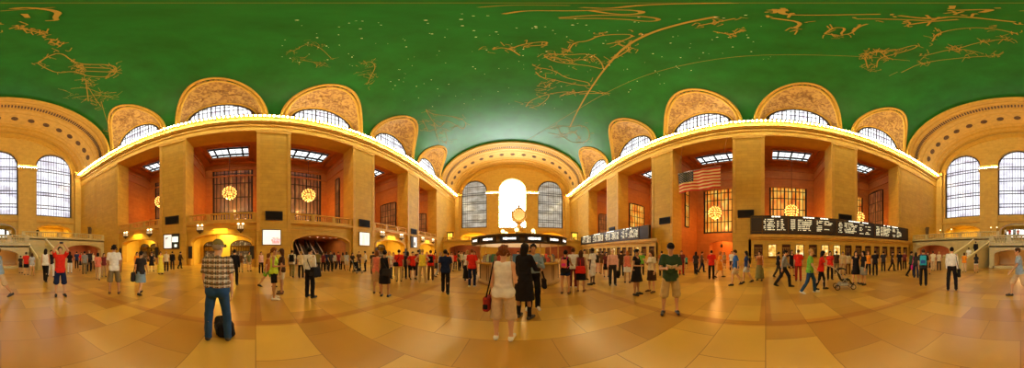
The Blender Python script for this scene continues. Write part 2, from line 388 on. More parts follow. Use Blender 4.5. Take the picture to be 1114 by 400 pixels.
# ---- bays
CH = []
def bay(s, c, k):
    P = PL if s < 0 else PR; B = BACK[s]; H = 4.12; W2 = 4.6
    fl = Z(3.55) if s < 0 else (0 if k == 2 else Z(2.0))
    bk = 0 if (k == 2 and s > 0) else fl
    ops = []
    if s > 0 and k == 2: ops = [dict(c=c-.2, h=2.4, zb=0, zs=2.9, r=.8)]
    if s < 0: wz0, wz1, hw = Z(4.3), Z(15.3), 3.45
    else: wz0, wz1, hw = Z(3.6), Z(12.1), 3.35
    wop = dict(c=c+(.1 if s < 0 else 0), h=hw, zb=wz0, zs=wz1, r=.001)
    m = MB()
    # back wall, split at a course so that the doorway and the window each sit in their own strip
    mid = wz0-.4
    if mid > bk: arched_wall(m, P, c-W2, c+W2, bk, mid, ops, .8, d0=B)
    arched_wall(m, P, c-W2, c+W2, mid, ROOF+1.2, [wop], .5, d0=B, n=4)
    for q in (-1, 1):
        m.quad(P(c+q*W2,bk,2.5), P(c+q*W2,bk,B), P(c+q*W2,ROOF+1.2,B), P(c+q*W2,ROOF+1.2,2.5))
        m.quad(P(c+q*W2,bk,2.5), P(c+q*1.0*H,bk,2.5), P(c+q*H,ROOF+1,2.5), P(c+q*W2,ROOF+1,2.5))
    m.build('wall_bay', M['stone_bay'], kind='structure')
    if fl > 0:
        m = MB(); m.pbox(P, c-W2, c+W2, fl-.35, fl, .2, B); m.build('floor_gallery', M['trimstone'], kind='structure')
    # coffered ceiling with a skylight well
    m = MB(); s0, s1 = c-3.05, c+3.05; d0, d1 = 4.5, 7.9; z0, z1 = ROOF, ROOF+1.0
    m.pbox(P, c-W2, c+W2, z0+.25, z0+.6, 2.5, 3.1); m.pbox(P, c-W2, c+W2, z0+.25, z0+.6, B-.7, B)
    m.pbox(P, c-W2, s0-.6, z0+.25, z0+.6, 3.1, B-.7); m.pbox(P, s1+.6, c+W2, z0+.25, z0+.6, 3.1, B-.7)
    for (a, b, e, f) in ((s0-.6,s1+.6,3.1,d0),(s0-.6,s1+.6,d1,B-.7),(s0-.6,s0,d0,d1),(s1,s1+.6,d0,d1)):
        m.pbox(P, a, b, z1-.2, z1+.1, e, f)
    m.pbox(P, s0-.12, s0+.1, z1-.35, z1-.2, d0, d1); m.pbox(P, s1-.1, s1+.12, z1-.35, z1-.2, d0, d1)
    m.pbox(P, s0, s1, z1-.35, z1-.2, d0-.12, d0+.1); m.pbox(P, s0, s1, z1-.35, z1-.2, d1-.1, d1+.12)
    for (a, b, e, f) in ((s0-.7,s1+.7,3.05,3.15),(s0-.7,s1+.7,B-.75,B-.65),(s0-.65,s0-.55,3.1,B-.7),(s1+.55,s1+.65,3.1,B-.7)):
        m.pbox(P, a, b, z0+.25, z1+.1, e, f)
    # wall mouldings of the recess
    for zz in (ROOF-.9, ROOF-2.6):
        if zz > 0:
            m.pbox(P, c-W2, c+W2, zz, zz+.22, B-.15, B)
            for q in (-1,1): m.pbox(P, min(c+q*W2,c+q*(W2-.15)), max(c+q*W2,c+q*(W2-.15)), zz, zz+.22, 2.5, B)
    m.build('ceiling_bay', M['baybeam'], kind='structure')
    # skylight
    WN[0] += 1
    r = empty('window_%d' % WN[0], P(c, z1, (d0+d1)/2), kind='structure'); bb = P(c, z1, (d0+d1)/2)
    Q = lambda u, z, dd: tuple(x-y for x, y in zip(P(u,z,dd), bb))
    g = MB(); g.pbox(Q, s0, s1, z1-.02, z1+.03, d0, d1); g.build('pane', M['sky'], r)
    g = MB()
    g.pbox(Q, s0, s1, z1-.14, z1-.03, d0, d0+.14); g.pbox(Q, s0, s1, z1-.14, z1-.03, d1-.14, d1); g.pbox(Q, s0, s0+.14, z1-.14, z1-.03, d0, d1); g.pbox(Q, s1-.14, s1, z1-.14, z1-.03, d0, d1)
    for u in (s0+1.0, s1-1.0, c): g.pbox(Q, u-.13, u+.13, z1-.14, z1-.03, d0, d1)
    for q in range(1, 6): u = s0+q*(s1-s0)/6.0; g.pbox(Q, u-.03, u+.03, z1-.14, z1-.03, d0, d1)
    for dd in (d0+.75, d1-.75): g.pbox(Q, s0, s1, z1-.14, z1-.03, dd-.13, dd+.13)
    for q in range(1, 7): dd = d0+q*(d1-d0)/7.0; g.pbox(Q, s0, s1, z1-.14, z1-.03, dd-.03, dd+.03)
    g.build('window_frame', M['black'], r)
    window(P, dict(wop), B+.2, 'dimglass' if s < 0 else 'amber', 10, [wz0+(wz1-wz0)*q/(4.) for q in (1,2,3)]+[wz1-.7], .13, .14, .32)
    if s < 0 and k in (1, 2):
        sh = empty('lit_shelf_display', P(c+1.6, wz0+.35, B-.1), label='bright lit display along the foot of the gallery window, %s' % ('above the bronze doors' if k == 1 else 'above the escalators'), cat='display')
        for q in range(5):
            g = MB(); g.box(-.03,.03,-1.7+q*.7,-1.7+q*.7+.55,0,1.0+.15*(q%2)); g.build('lit_case', M['showcase'], sh)
        g = MB(); g.box(-.06,.06,-1.8,1.8,-.1,0); g.build('base', M['bronze'], sh)
    # narrow window in the side wall seen past the pier
    def PS(q, e0): return lambda u, z, d: P(c+q*(W2+d*1.0)-q*.04, z, u)
    if k == 2: window(PS(1, 0), dict(c=5.0, h=.65, zb=Z(4.3), zs=Z(11.9) if s > 0 else Z(12.6), r=.001), -.1, 'amber' if s > 0 else 'dimglass', 2, [Z(6),Z(8),Z(10)], .08, .1, .14)
    elif k > 2: window(PS(1, 0), dict(c=5.4, h=2.2, zb=Z(5.2), zs=Z(10.4), r=.001), -.1, 'amber' if (s > 0 and k == 3) else 'dimglass', 6, [Z(6.4),Z(7.7),Z(9.0)], .08, .1, .2)
    elif s > 0 and k == 0: window(PS(-1, 0), dict(c=6.7, h=2.3, zb=Z(4.6), zs=Z(12.8), r=.001), -.1, 'dimglass', 6, [Z(6.4),Z(8.4),Z(10.4)], .08, .1, .25)
    CH.append((s, c, k))
for s in (-1, 1):
    for k, c in enumerate(BAYS): bay(s, c, k)
# ---- left wall, storey below the galleries
LOWOPS = {0: [dict(c=-16, h=3.3, zb=0, zs=2.75, r=.75)], 1: [dict(c=-4, h=3.55, zb=0, zs=2.75, r=.95)], 2: [dict(c=8, h=3.75, zb=0, zs=2.7, r=1.0)], 3: [dict(c=20, h=3.5, zb=0, zs=2.75, r=.9)], 4: [dict(c=32, h=3.4, zb=0, zs=2.75, r=.9)]}
for k, c in enumerate(BAYS):
    m = MB(); arched_wall(m, PL, c-4.12, c+4.12, 0, Z(3.55), LOWOPS[k], .9, d0=.35)
    m.pbox(PL, c-4.12, c+4.12, Z(3.55)-.02, Z(3.62), .05, 1.25)
    m.build('wall_gallery', M['stone'], kind='structure')
    m = MB(); archband(m, PL, LOWOPS[k][0], .28, .22, .4)
    m.pbox(PL, c-4.12, c+4.12, Z(3.35), Z(3.6), 0, .4); m.pbox(PL, c-4.12, c+4.12, Z(2.65), Z(2.72), .28, .36)
    m.build('trim_gallery', M['trimstone'], kind='structure')
    # passage behind
    D = 5.2 if k != 2 else 12; o = LOWOPS[k][0]
    m = MB(); m.pbox(PL, c-4.3, c-4.1, 0, 4.4, 1.2, D); m.pbox(PL, c+4.1, c+4.3, 0, 4.4, 1.2, D); m.pbox(PL, c-4.3, c+4.3, 0, 4.4 if k != 2 else 4.4, D, D+.2)
    zc_ = 4.4 if k != 2 else 3.66; m.pbox(PL, c-4.3, c+4.3, zc_, zc_+.2, 1.2, D)
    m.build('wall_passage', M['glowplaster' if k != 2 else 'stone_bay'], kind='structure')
    if k != 2:
        lamp('passage_lamp', 'AREA', PL(c, 4.3, 2.6), 480, (1,.70,.12), 7, 1.6)
# ---- bronze doors in the passages
DN = [0]
def door_unit(c, k, cu, w, h, tall):
    DN[0] += 1; r = empty('door_%d' % DN[0], PL(cu, 0, 4.6), kind='structure')
    Q = lambda u, z, d: (-(d), u, z)
    m = MB(); m.pbox(Q, -w-.18, -w, 0, h+.2, -.1, .3); m.pbox(Q, w, w+.18, 0, h+.2, -.1, .3); m.pbox(Q, -w-.18, w+.18, h, h+.22, -.1, .3)
    m.pbox(Q, -w, w, h-.62, h-.5, -.05, .2)
    archband(m, Q, dict(c=0, h=w, zb=h+.2, zs=h+.2, r=tall), .12, -.1, .25, legs=False); m.build('door_frame', M['bronze'], r)
    m = MB(); m.pbox(Q, -w, w, .02, h-.62, .1, .14)
    pts = dict(c=0, h=w, zb=h+.2, zs=h+.2, r=tall); pane(m, Q, pts, .1); m.build('pane', M['doorglass'], r)
    m = MB()
    for i in range(1, 8):
        u = -w+2*w*i/8; m.pbox(Q, u-.025, u+.025, 0, h-.6, 0, .1); m.pbox(Q, u-.03, u+.03, h-.5, h+.2+tall*math.sqrt(1-(u/w)**2), 0, .1)
    for z in (.3, .9, 1.5): m.pbox(Q, -w, w, z, z+.08, 0, .1)
    m.build('door_leaf', M['bronze'], r)
M['doorglass'] = hue_win('door_glass_glow', [(.4,(.02,.012,.005)),(.52,(.10,.06,.03)),(.66,(.8,.6,.3))], .5, (3,3,3))
for (k, cu, w, h, t) in ((0,-18.2,.75,2.35,.5),(0,-16,.75,2.35,.5),(0,-13.8,.75,2.35,.5),(1,-6.2,1.0,2.35,.5),(1,-2.0,1.35,2.35,.65),(3,18.2,.9,2.4,.5),(3,21.8,.9,2.4,.5),(4,30.2,.9,2.4,.5),(4,33.8,.9,2.4,.5)):
    door_unit(BAYS[k], k, cu, w, h, t)
# ---- right wall, ticket office fronts
def ticket_front(a, b, wins):
    PT = lambda u, z, d: (18.0+d, u, z)
    m = MB(); ops = [dict(c=w, h=.48, zb=1.15, zs=2.5, r=.001) for w in wins]
    arched_wall(m, PT, a, b, 0, 3.3, ops, .35, n=4)
    m.pbox(PT, a, a+.3, 0, 3.3, 0, .9); m.pbox(PT, b-.3, b, 0, 3.3, 0, .9); m.pbox(PT, a, b, 3.3, 3.55, .1, 5)
    m.build('wall_ticket_office', M['stone'], kind='structure')
    m = MB(); m.pbox(PT, a-.1, b+.1, 3.25, 3.6, -.3, .2); m.pbox(PT, a-.05, b+.05, 3.05, 3.25, -.15, 0); m.pbox(PT, a-.05, b+.05, 0, .35, -.08, 0); m.pbox(PT, a, b, 1.0, 1.1, -.18, 0)
    m.build('trim_ticket_office', M['trimstone'], kind='structure')
    m = MB(); m.pbox(PT, a, b, 0, 3.3, 1.6, 1.7); m.build('wall_office_back', M['plaster'], kind='structure')
W1 = [1.0-.2-1.55*i for i in range(15)]
W2_ = [15.2+1.55*i for i in range(15)]
ticket_front(-22.2, 1.9, W1); ticket_front(14.1, 38.3, W2_)
def ticket_window(u, lit):
    r = empty('ticket_window', (18.0, u, 1.1), cat='ticket window')
    m = MB()
    for q in (-.48,.42): m.box(-.03,.1,q,q+.06,0,1.4)
    m.box(-.03,.1,-.42,.42,1.34,1.4); m.box(-.03,.1,-.42,.42,.02,.08)
    m.build('window_frame', M['bronze'], r)
    m = MB()
    for i in range(1, 5): m.box(.05,.08,-.48+.192*i-.012,-.48+.192*i+.012,.3,1.0)
    m.box(.04,.09,-.46,.46,.98,1.02); m.box(.04,.09,-.46,.46,.28,.32); m.build('grille', M['gilt'], r)
    m = MB(); m.box(.2,.24,-.46,.46,.08,1.36); m.build('blind' if not lit else 'lit_panel', M['tick_lit' if lit else 'darkred'], r)
    m = MB(); m.box(-.28,.1,-.42,.42,-.03,.02); m.build('counter_ledge', M['bronze'], r)
    return r
M['tick_lit'] = hue_win('ticket_window_glow', [(.4,(.5,.2,.03)),(.52,(.95,.55,.1)),(.66,(1,.95,.6))], 1.0, (2.5,2.5,1))
LW = {}
for i, u in enumerate(W1):
    lit = i in (1,3,5,6); t = ticket_window(u, lit)
    t['label'] = 'ticket window under the wide departure board, %s counting from the flag bay' % ['first','second','third','fourth','fifth','sixth','seventh','eighth','ninth','tenth','eleventh','twelfth','thirteenth','fourteenth','fifteenth'][i]
    t['group'] = 'ticket windows under the wide departure board'
for i, u in enumerate(W2_):
    t = ticket_window(u, i % 4 == 2)
    t['label'] = 'ticket window below the track board, %s counting from the flag bay' % ['first','second','third','fourth','fifth','sixth','seventh','eighth','ninth','tenth','eleventh','twelfth','thirteenth','fourteenth','fifteenth'][i]
    t['group'] = 'ticket windows under the track board'
# ---- vault
VA, VB = 17.95, 11.75
def vpt(y, ph, da=0): return (XC+(VA-da)*math.cos(ph), y, ZC+(VB-da)*math.sin(ph))
LUN_H, LUN_R = 4.85, 6.7
def lun_dom(t):
    return LUN_H*math.cos(t), math.asin(LUN_R*math.sin(t)/VB)
PH1 = math.radians(52)
m = MB()
def solve_corner():
    lo, hi = .05, PI/2-.05
    for _ in range(50):
        mid = (lo+hi)/2; y, p = lun_dom(mid)
        if 6/y < PH1/p: lo = mid
        else: hi = mid
    return lo
tc = solve_corner()
ts = sorted([PI*i/56 for i in range(57)]+[tc, PI-tc])
for s in (0, 1):
    for c in BAYS:
        rows = []
        for t in ts:
            y, p = lun_dom(t)
            lam = min(6/abs(y) if abs(y) > 1e-6 else 1e9, PH1/p if p > 1e-6 else 1e9)
            rows.append([(c+y*(1+(lam-1)*j/6), p*(1+(lam-1)*j/6)) for j in range(7)])
        vs = []; fs = []
        for r in rows:
            for (y, p) in r: vs.append(vpt(y, p if s == 0 else PI-p))
        for i in range(len(rows)-1):
            for j in range(6): fs.append((i*7+j, i*7+j+1, i*7+j+8, i*7+j+7))
        m.add(vs, fs, True)
vs = []; fs = []; n = 48; Y0, Y1 = -22, 38
for i in range(n+1):
    ph = PH1+(PI-2*PH1)*i/n; vs += [vpt(Y0, ph), vpt(Y1, ph)]
for i in range(n): fs.append((2*i, 2*i+1, 2*i+3, 2*i+2))
m.add(vs, fs, True)
vault = m.build('ceiling', M['green'], kind='structure')
def ell(y, ph, a, b): return (XC+a*math.cos(ph), y, ZC+b*math.sin(ph))
def ring(m, y0, y1, a0, b0, a1, b1, n=72):
    for i in range(n):
        p0, p1 = PI*i/n, PI*(i+1)/n
        m.hexa([ell(y0,p0,a0,b0),ell(y0,p1,a0,b0),ell(y1,p0,a0,b0),ell(y1,p1,a0,b0),ell(y0,p0,a1,b1),ell(y0,p1,a1,b1),ell(y1,p0,a1,b1),ell(y1,p1,a1,b1)])
# plaster end vaults with rosettes
rm = MB()
rm.lathe([(.0,.16),(.18,.14),(.26,.05),(.34,.10),(.5,.13),(.6,.04)], n=14)
for q in range(8):
    a = q*PI/4; rm.sphere((.4*math.cos(a), .4*math.sin(a), .1), .13, 6, 4, (1,1,.6))
ros_me = rm.mesh('rosette', M['rosette'])
for (ya, yb, nm) in ((37.6, YE+.2, 'front'), (-21.6, YW-.2, 'back')):
    d = 1 if yb > ya else -1
    m = MB(); ring(m, ya, yb, VA-.45, VB-.45, VA+.25, VB+.25)
    cv = m.build('ceiling_'+nm, M['plaster'], kind='structure')
    m = MB()
    for (q0, q1, r) in ((-.25,.35,.25),(.9,1.15,.12),(1.6,1.75,.10),(3.0,3.2,.14),(4.3,4.42,.08),(8.2,8.32,.08),(9.2,9.5,.2),(10.8,11.0,.14)):
        ring(m, ya+d*q0, ya+d*q1, VA-.45-r, VB-.45-r, VA-.4, VB-.4)
    m.build('moulding', M['trimstone'], cv)
    m = MB()
    for i in range(110):
        ph = PI*(i+.5)/110; x, y, z = ell(ya+d*2.3, ph, VA-.5, VB-.5); m.box(x-.12, x+.12, y-.35, y+.35, z-.07, z+.07)
    m.build('dentils', M['rosette'], cv)
    for i in range(17):
        ph = math.radians(12+156*i/16); x, y, z = ell(ya+d*6.2, ph, VA-.45, VB-.45)
        nrm = Vector((-math.cos(ph)/VA, 0, -math.sin(ph)/VB)).normalized()
        o = link('rosette', ros_me, cv, (x, y, z)); o.rotation_mode = 'QUATERNION'; o.rotation_quaternion = nrm.to_track_quat('Z', 'Y'); o.scale = (1.05,1.05,1.05)
# lunettes: flared hoods, windows, winged ornament
def lunette(s, c):
    P = PL if s < 0 else PR; sg = -1 if s < 0 else 1
    n = 40; wr = 4.25; zc = ZC+.45
    xo = lambda p: XC+sg*(VA-.12)*math.cos(p)
    A, Bq, Rm = [], [], []
    for i in range(n+1):
        t = PI*i/n
        A.append((sg*(XL+.25 if s < 0 else XR+.25), c+wr*math.cos(t), zc+wr*.98*math.sin(t)))
        y, p = lun_dom(t); Bq.append((xo(p), c+y, ZC+(VB-.12)*math.sin(p)))
        y2, p2 = (LUN_H+.35)*math.cos(t), math.asin(min(1,(LUN_R+.4)*math.sin(t)/VB)); Rm.append((XC+sg*(VA-.1)*math.cos(p2), c+y2, ZC+(VB-.1)*math.sin(p2)))
    vs = []; fs = []; K = 6
    for i in range(n+1):
        for j in range(K+1):
            f = j/K; vs.append(tuple(a*(1-f)+b*f for a, b in zip(A[i], Bq[i])))
    for i in range(n):
        for j in range(K): q = i*(K+1)+j; fs.append((q,q+1,q+K+2,q+K+1))
    m = MB(); m.add(vs, fs, True); hood = m.build('wall_lunette', M['lun'], kind='structure')
    m = MB(); m.tube(Rm, .2, 8, cap=True); m.tube([tuple(x+(b-x)*0 for x, b in zip(p, q)) for p, q in zip(Bq, Rm)], .16, 8)
    m.tube([(p[0]-sg*.1, p[1], p[2]) for p in A], .17, 8)
    m.build('moulding', M['trimstone'], hood)
    # ornament: wreath and spread wings over the crown, scrolls on the hood
    m = MB(); top = Vector(Bq[n//2]); wi = Vector(A[n//2]); mid = top.lerp(wi, .45)
    ax = (wi-top).normalized()
    for q in range(9):
        a = PI*q/8; m.sphere((top.x, c+1.3*math.cos(a)*1.0, top.z-.15+.35*math.sin(a)), .22-.01*abs(q-4), 6, 4)
    for q in range(12):
        a = 2*PI*q/12; m.sphere((mid.x-sg*.15, c+.75*math.cos(a), mid.z+.55*math.sin(a)), .15, 6, 4)
    for sgn in (-1,1):
        for q in range(14):
            f = q/13; i = int(n//2-sgn*(2+f*13)); i = max(1,min(n-1,i)); w = .42+.12*math.sin(q*1.7)
            p = Vector(A[i]).lerp(Vector(Bq[i]), w); m.sphere((p.x-sg*.08, p.y, p.z), .26*(1-.5*f), 6, 4, (.5,1.3,.8))
            if q < 8: m.tube([(p.x-sg*.1, p.y, p.z), (p.x-sg*.15, p.y+sgn*.45, p.z+.3), (p.x-sg*.1, p.y+sgn*.8, p.z+.05)], .06, 5)
    m.build('relief_ornament', M['relief'], hood)
    o = dict(c=c, h=4.1, zb=ZC+.1, zs=zc, r=4.05)
    window(P, o, .2, 'win_l', 16, [ZC+1.35, ZC+2.6, ZC+3.6], .09, .12, .3, fm='iron')
def lun_mat():
    m, N, L, b = nt('lunette_plaster'); g = N.new('ShaderNodeNewGeometry')
    no = N.new('ShaderNodeTexNoise'); no.inputs['Scale'].default_value = 1.6; no.inputs['Detail'].default_value = 6; no.inputs['Distortion'].default_value = 1.5
    L.new(g.outputs['Position'], no.inputs[0])
    r = N.new('ShaderNodeValToRGB'); r.color_ramp.elements[0].position = .42; r.color_ramp.elements[1].position = .56
    r.color_ramp.elements[0].color = (.26,.12,.03,1); r.color_ramp.elements[1].color = (.50,.28,.065,1)
    L.new(no.outputs[0], r.inputs[0]); L.new(r.outputs[0], b.inputs['Base Color']); b.inputs['Roughness'].default_value = .6
    return m
M['lun'] = lun_mat(); M['relief'] = mat('relief_plaster', (.42,.22,.06), .6, var=.3, vs=3)
for s in (-1, 1):
    for c in BAYS: lunette(s, c)
# painted gold figures on the vault: polylines traced on the curved surface
def on_vault(px, py, off=.05):
    az = (px-555.5)/FP; el = (275-py)/FP
    d = Vector((math.sin(az)*math.cos(el), math.cos(az)*math.cos(el), math.sin(el)))
    a, b = VA-off, VB-off; ox, oz = -XC, EYE-ZC
    A = d.x**2/a**2+d.z**2/b**2; B = 2*(ox*d.x/a**2+oz*d.z/b**2); C = ox**2/a**2+oz**2/b**2-1
    t = (-B+math.sqrt(max(0, B*B-4*A*C)))/(2*A)
    return Vector((d.x*t, d.y*t, EYE+d.z*t))
def figure(lines, w, hatch=0, loc=None):
    m = MB(); w = w*.62
    def stroke(pts, w):
        for _ in range(2 if 2 < len(pts) < 30 else 0):
            n_ = [pts[0]]
            for a, b in zip(pts, pts[1:]): n_ += [(a[0]*.75+b[0]*.25, a[1]*.75+b[1]*.25), (a[0]*.25+b[0]*.75, a[1]*.25+b[1]*.75)]
            pts = n_+[pts[-1]]
        q = []
        for a, b in zip(pts, pts[1:]):
            L = math.hypot(b[0]-a[0], b[1]-a[1]); k = max(1, int(L/3))
            for i in range(k): q.append((a[0]+(b[0]-a[0])*i/k, a[1]+(b[1]-a[1])*i/k))
        q.append(pts[-1])
        P3 = [on_vault(*p) for p in q]
        P3 = [p for p in P3 if -21.8 < p.y < 37.8]
        if len(P3) < 2: return
        vs = []; fs = []
        for i, p in enumerate(P3):
            t = (P3[min(i+1,len(P3)-1)]-P3[max(i-1,0)]).normalized()
            nr = Vector((-(p.x-XC)/VA**2, 0, -(p.z-ZC)/VB**2)).normalized(); sd = t.cross(nr).normalized()*w/2
            vs += [p-sd, p+sd, p+sd+nr*.02, p-sd+nr*.02]
        for i in range(len(P3)-1):
            for j in range(4): fs.append((4*i+j, 4*i+(j+1)%4, 4*i+4+(j+1)%4, 4*i+4+j))
        m.add(vs, fs)
    for l in lines:
        stroke(l, w)
    if hatch:
        xs = [p[0] for l in lines for p in l]; ys = [p[1] for l in lines for p in l]
        for _ in range(int(hatch*2.2)):
            l = random.choice(lines); p = random.choice(l); x, y = p[0]+random.uniform(-6,6), p[1]+random.uniform(-3,3)
            stroke([(x,y),(x+random.uniform(-5,5), y+random.uniform(-2,2)),(x+random.uniform(-9,9), y+random.uniform(-4,4))], w*.5)
    return m
def conv(ls, sc, ox=0, oy=0): return [[(ox+x/sc, oy+y/sc) for x, y in l] for l in ls]
FIG = [
 (conv([[(38,133),(80,128),(125,158),(85,130)],[(85,133),(130,118),(190,112),(185,122),(135,125)]],2.5,520), .17, 10),
 (conv([[(180,150),(200,145),(240,150),(300,145),(330,160),(345,190),(310,180),(270,175),(220,170),(190,160),(180,150)],[(245,140),(260,115),(300,112),(330,95),(430,92),(400,110),(350,120)],[(200,155),(250,165),(300,160)],[(380,120),(420,130),(380,155),(350,170)]],2.5,520), .17, 40),
 (conv([[(157,185),(180,185),(215,195),(235,210),(270,218),(305,225),(300,235),(240,225),(200,215),(170,210),(157,195)],[(200,225),(180,238)]],2.5,520), .17, 16),
 (conv([[(130,290),(140,275),(170,262),(195,255),(190,268),(170,285),(140,293)],[(195,255),(240,248),(300,255),(350,252)],[(240,258),(300,245),(340,255)]],2.5,520), .17, 12),
 (conv([[(190,350),(215,340),(250,345),(290,340),(305,360),(300,385),(260,390),(230,370),(190,360)],[(215,345),(230,370),(260,355),(280,380)]],2.5,520), .14, 14),
 (conv([[(70,38),(130,28),(250,30),(380,26),(450,30),(440,38),(380,40),(300,28)],[(220,48),(330,40),(450,44),(500,52),(470,60),(380,50),(220,50)],[(280,20),(360,24),(450,12),(700,8)]],2.5,520), .2, 0),
 (conv([[(600,70),(650,60),(700,50)],[(640,85),(690,95),(720,80)]],2.5,520), .15, 12),
 (conv([[(150,250),(185,225),(240,205),(290,245),(340,255),(440,255),(465,270),(450,300),(400,305),(340,300),(290,280),(230,290),(180,270),(150,250)],[(200,165),(235,180)],[(80,110),(140,125),(180,135)],[(310,265),(440,270)],[(320,280),(450,285)],[(340,320),(350,400)]],3.636), .2, 60),
 (conv([[(280,350),(340,345),(400,370),(460,365)],[(290,385),(380,375),(450,385)],[(350,345),(380,395),(400,420)],[(400,400),(420,470),(440,520)]],3.636), .13, 25),
 (conv([[(50,35),(110,28),(240,45),(215,70),(230,80),(180,82)],[(95,55),(110,70)]],3.636), .22, 0),
 ([[(279+x/3.99, 80+y/3.99) for x, y in l] for l in [[(735,155),(760,175),(800,180),(880,190),(915,215),(895,245),(870,225),(820,200),(800,235),(770,215),(745,175),(735,155)],[(770,215),(780,260),(795,300)],[(820,250),(830,290)],[(720,200),(745,250)]]], .14, 24),
 (conv([[(345,130),(380,105),(430,108),(400,135),(450,130),(470,105),(510,92)],[(345,130),(400,137)]],3.548,800), .16, 6),
 (conv([[(500,215),(520,200),(600,200),(700,170),(700,185),(610,210),(550,225),(545,260)],[(500,220),(510,260)],[(560,200),(590,225)],[(530,200),(620,190)]],3.548,800), .15, 30),
 (conv([[(760,160),(780,125),(900,105),(1000,110),(1090,130)],[(850,190),(950,160),(1050,150)],[(640,280),(720,240),(900,220),(1000,215)],[(730,215),(850,185),(930,200)]],3.548,800), .14, 40),
 (conv([[(130,40),(190,35),(170,48),(210,60),(560,55)],[(230,110),(260,85),(140,70)],[(470,73),(540,72),(760,80)]],3.548,800), .22, 8),
 (conv([[(630,60),(760,75),(850,60),(1080,85)],[(850,40),(1000,35),(950,48)],[(670,95),(760,82),(860,75)]],3.548,800), .22, 10),
 ([[(395+x, 70+y) for x, y in l] for l in [[(0,0),(8,-4),(14,2),(10,10),(4,22)],[(-6,12),(6,10),(12,14)]]], .08, 14),
 ([[(320+x, 55+y) for x, y in l] for l in [[(0,0),(14,-8),(28,-4),(40,8)],[(6,10),(30,14)]]], .07, 20),
]
for ls, w, h in FIG: figure(ls, w, h).build('constellation_painting', M['gold'], vault)
ecl = conv([[(250,345),(270,302),(300,250),(345,185),(400,125),(470,88),(560,62),(650,45)]],2.5,520)
figure(ecl, .30).build('ecliptic_band', M['gold'], vault)
thin = [[(572,153),(578,150),(620,124),(660,100),(700,82),(744,70),(800,61),(856,59),(935,61),(990,66)]]
figure(thin, .09).build('equator_line', M['gold'], vault)
figure([[(x, 3.2) for x in range(0, 1112, 6)], [(520,8),(560,5),(620,6)], [(0,12),(60,8)]], .09).build('crown_ring', M['gold'], vault)
m = MB()
for _ in range(240):
    p = on_vault(random.uniform(300,840), random.uniform(15,120)**1.0)
    if -21 < p.y < 37 and p.z > ZC+8: m.sphere(p, random.choice((.03,.045,.07)), 5, 3)
st = m.build('painted_stars', mat('star_gold', (.8,.75,.4), .4), vault); st['kind'] = 'stuff'
# ------------------------------------------------------------------ cornice bulbs
bm_ = MB(); bm_.sphere((0,0,0), .125, 8, 5); bulb_me = bm_.mesh('bulb', M['bulb'])
for s in (-1, 1):
    side = 'left' if s < 0 else 'right'
    x = XC+s*17.45; ys = [YW+.9+.485*i for i in range(int((YE-YW-1.8)/.485)+1)]
    near = sorted(ys, key=lambda y: abs(y-0))[:100]
    r = empty('bulb_row', (x, 8, ZC-.06), label='long row of round bulbs along the cornice above the %s' % ('galleries with balustrades and escalator arch' if s < 0 else 'departure boards and flag'), cat='light row')
    for y in near: link('bulb', bulb_me, r, (0, y-8, 0))
    m = MB()
    for y in ys:
        if y not in near: m.sphere((0, y-8, 0), .125, 8, 5)
    o = m.build('bulbs', M['bulb'], r); o['kind'] = 'stuff'
    m = MB(); m.tube([(s*.1, YW+.5-8, .14), (s*.1, YE-.5-8, .14)], .06, 6); m.build('socket_rail', M['bronze'], r)
k = 0
for (yy, sg, nm) in ((YE, 1, 'front'), (YW, -1, 'back')):
    for c in (XC-6.02, XC+6.02):
        r = empty('bulb_row', (c, yy-sg*1.08, ZC-.05), label='short bulb row on the pillar capital %s, %s' % ('behind the booth' if sg > 0 else 'above the marble staircase', 'ticket side' if c > 0 else 'escalator side'), cat='light row', group='short bulb rows on the capitals')
        for i in range(8): link('bulb', bulb_me, r, (-1.8+i*.515, 0, 0))
        m = MB(); m.tube([(-2,sg*.12,-.12),(2,sg*.12,-.12)], .05, 5); m.build('socket_rail', M['bronze'], r)
# ------------------------------------------------------------------ balustrades
bl = MB(); bl.lathe([(.05,0),(.075,.03),(.075,.08),(.05,.12),(.085,.26),(.07,.38),(.045,.55),(.065,.6),(.07,.66)], n=8)
bal_me = bl.mesh('baluster', M['trimstone'])
bl = MB(); bl.lathe([(.05,0),(.075,.03),(.075,.08),(.05,.12),(.085,.26),(.07,.38),(.045,.55),(.065,.6),(.07,.66)], n=8); bal_c = bl.mesh('baluster', M['cream'])
def balustrade(a, b, z, label, mt='trimstone', group=None, panels=3, step=.3):
    """stone balustrade between two points, with pedestals; a, b = (x, y)"""
    a, b = Vector((*a, z)), Vector((*b, z)); L = (b-a).length
    r = empty('balustrade', a, math.atan2(b.y-a.y, b.x-a.x), label=label, cat='balustrade', group=group)
    m = MB(); m.bev(0, L, -.16, .16, .86, 1.0, .03); m.box(0, L, -.2, .2, 0, .2); m.build('rail', M[mt], r)
    w = L/panels
    for i in range(panels+1):
        u = min(max(i*w, .22), L-.22); m = MB(); m.box(u-.22, u+.22, -.18, .18, .2, .86); m.box(u-.14,u+.14,-.2,.2,.32,.74); m.build('pedestal', M[mt], r)
    me = bal_c if mt == 'cream' else bal_me
    for i in range(panels):
        n = max(1, int((w-.6)/step)); 
        for j in range(n): link('baluster', me, r, (i*w+.45+(w-.9)*(j/(n-1) if n > 1 else .5), 0, .2))
    return r
BN = ['over the arch at the staircase end', 'over the arch with two bronze doors', 'over the escalator arch', 'between the second and third posters from the booth', 'over the arch nearest the booth']
for k, c in enumerate(BAYS):
    balustrade((-XL-.35, c-4.1), (-XL-.35, c+4.1), Z(3.6), 'stone gallery balustrade ' + BN[k] if k != 3 else 'stone gallery balustrade beside the escalator bay, towards the booth', group='gallery balustrades')
for k, c in ((0,-16),(1,-4),(3,20),(4,32)):
    pass
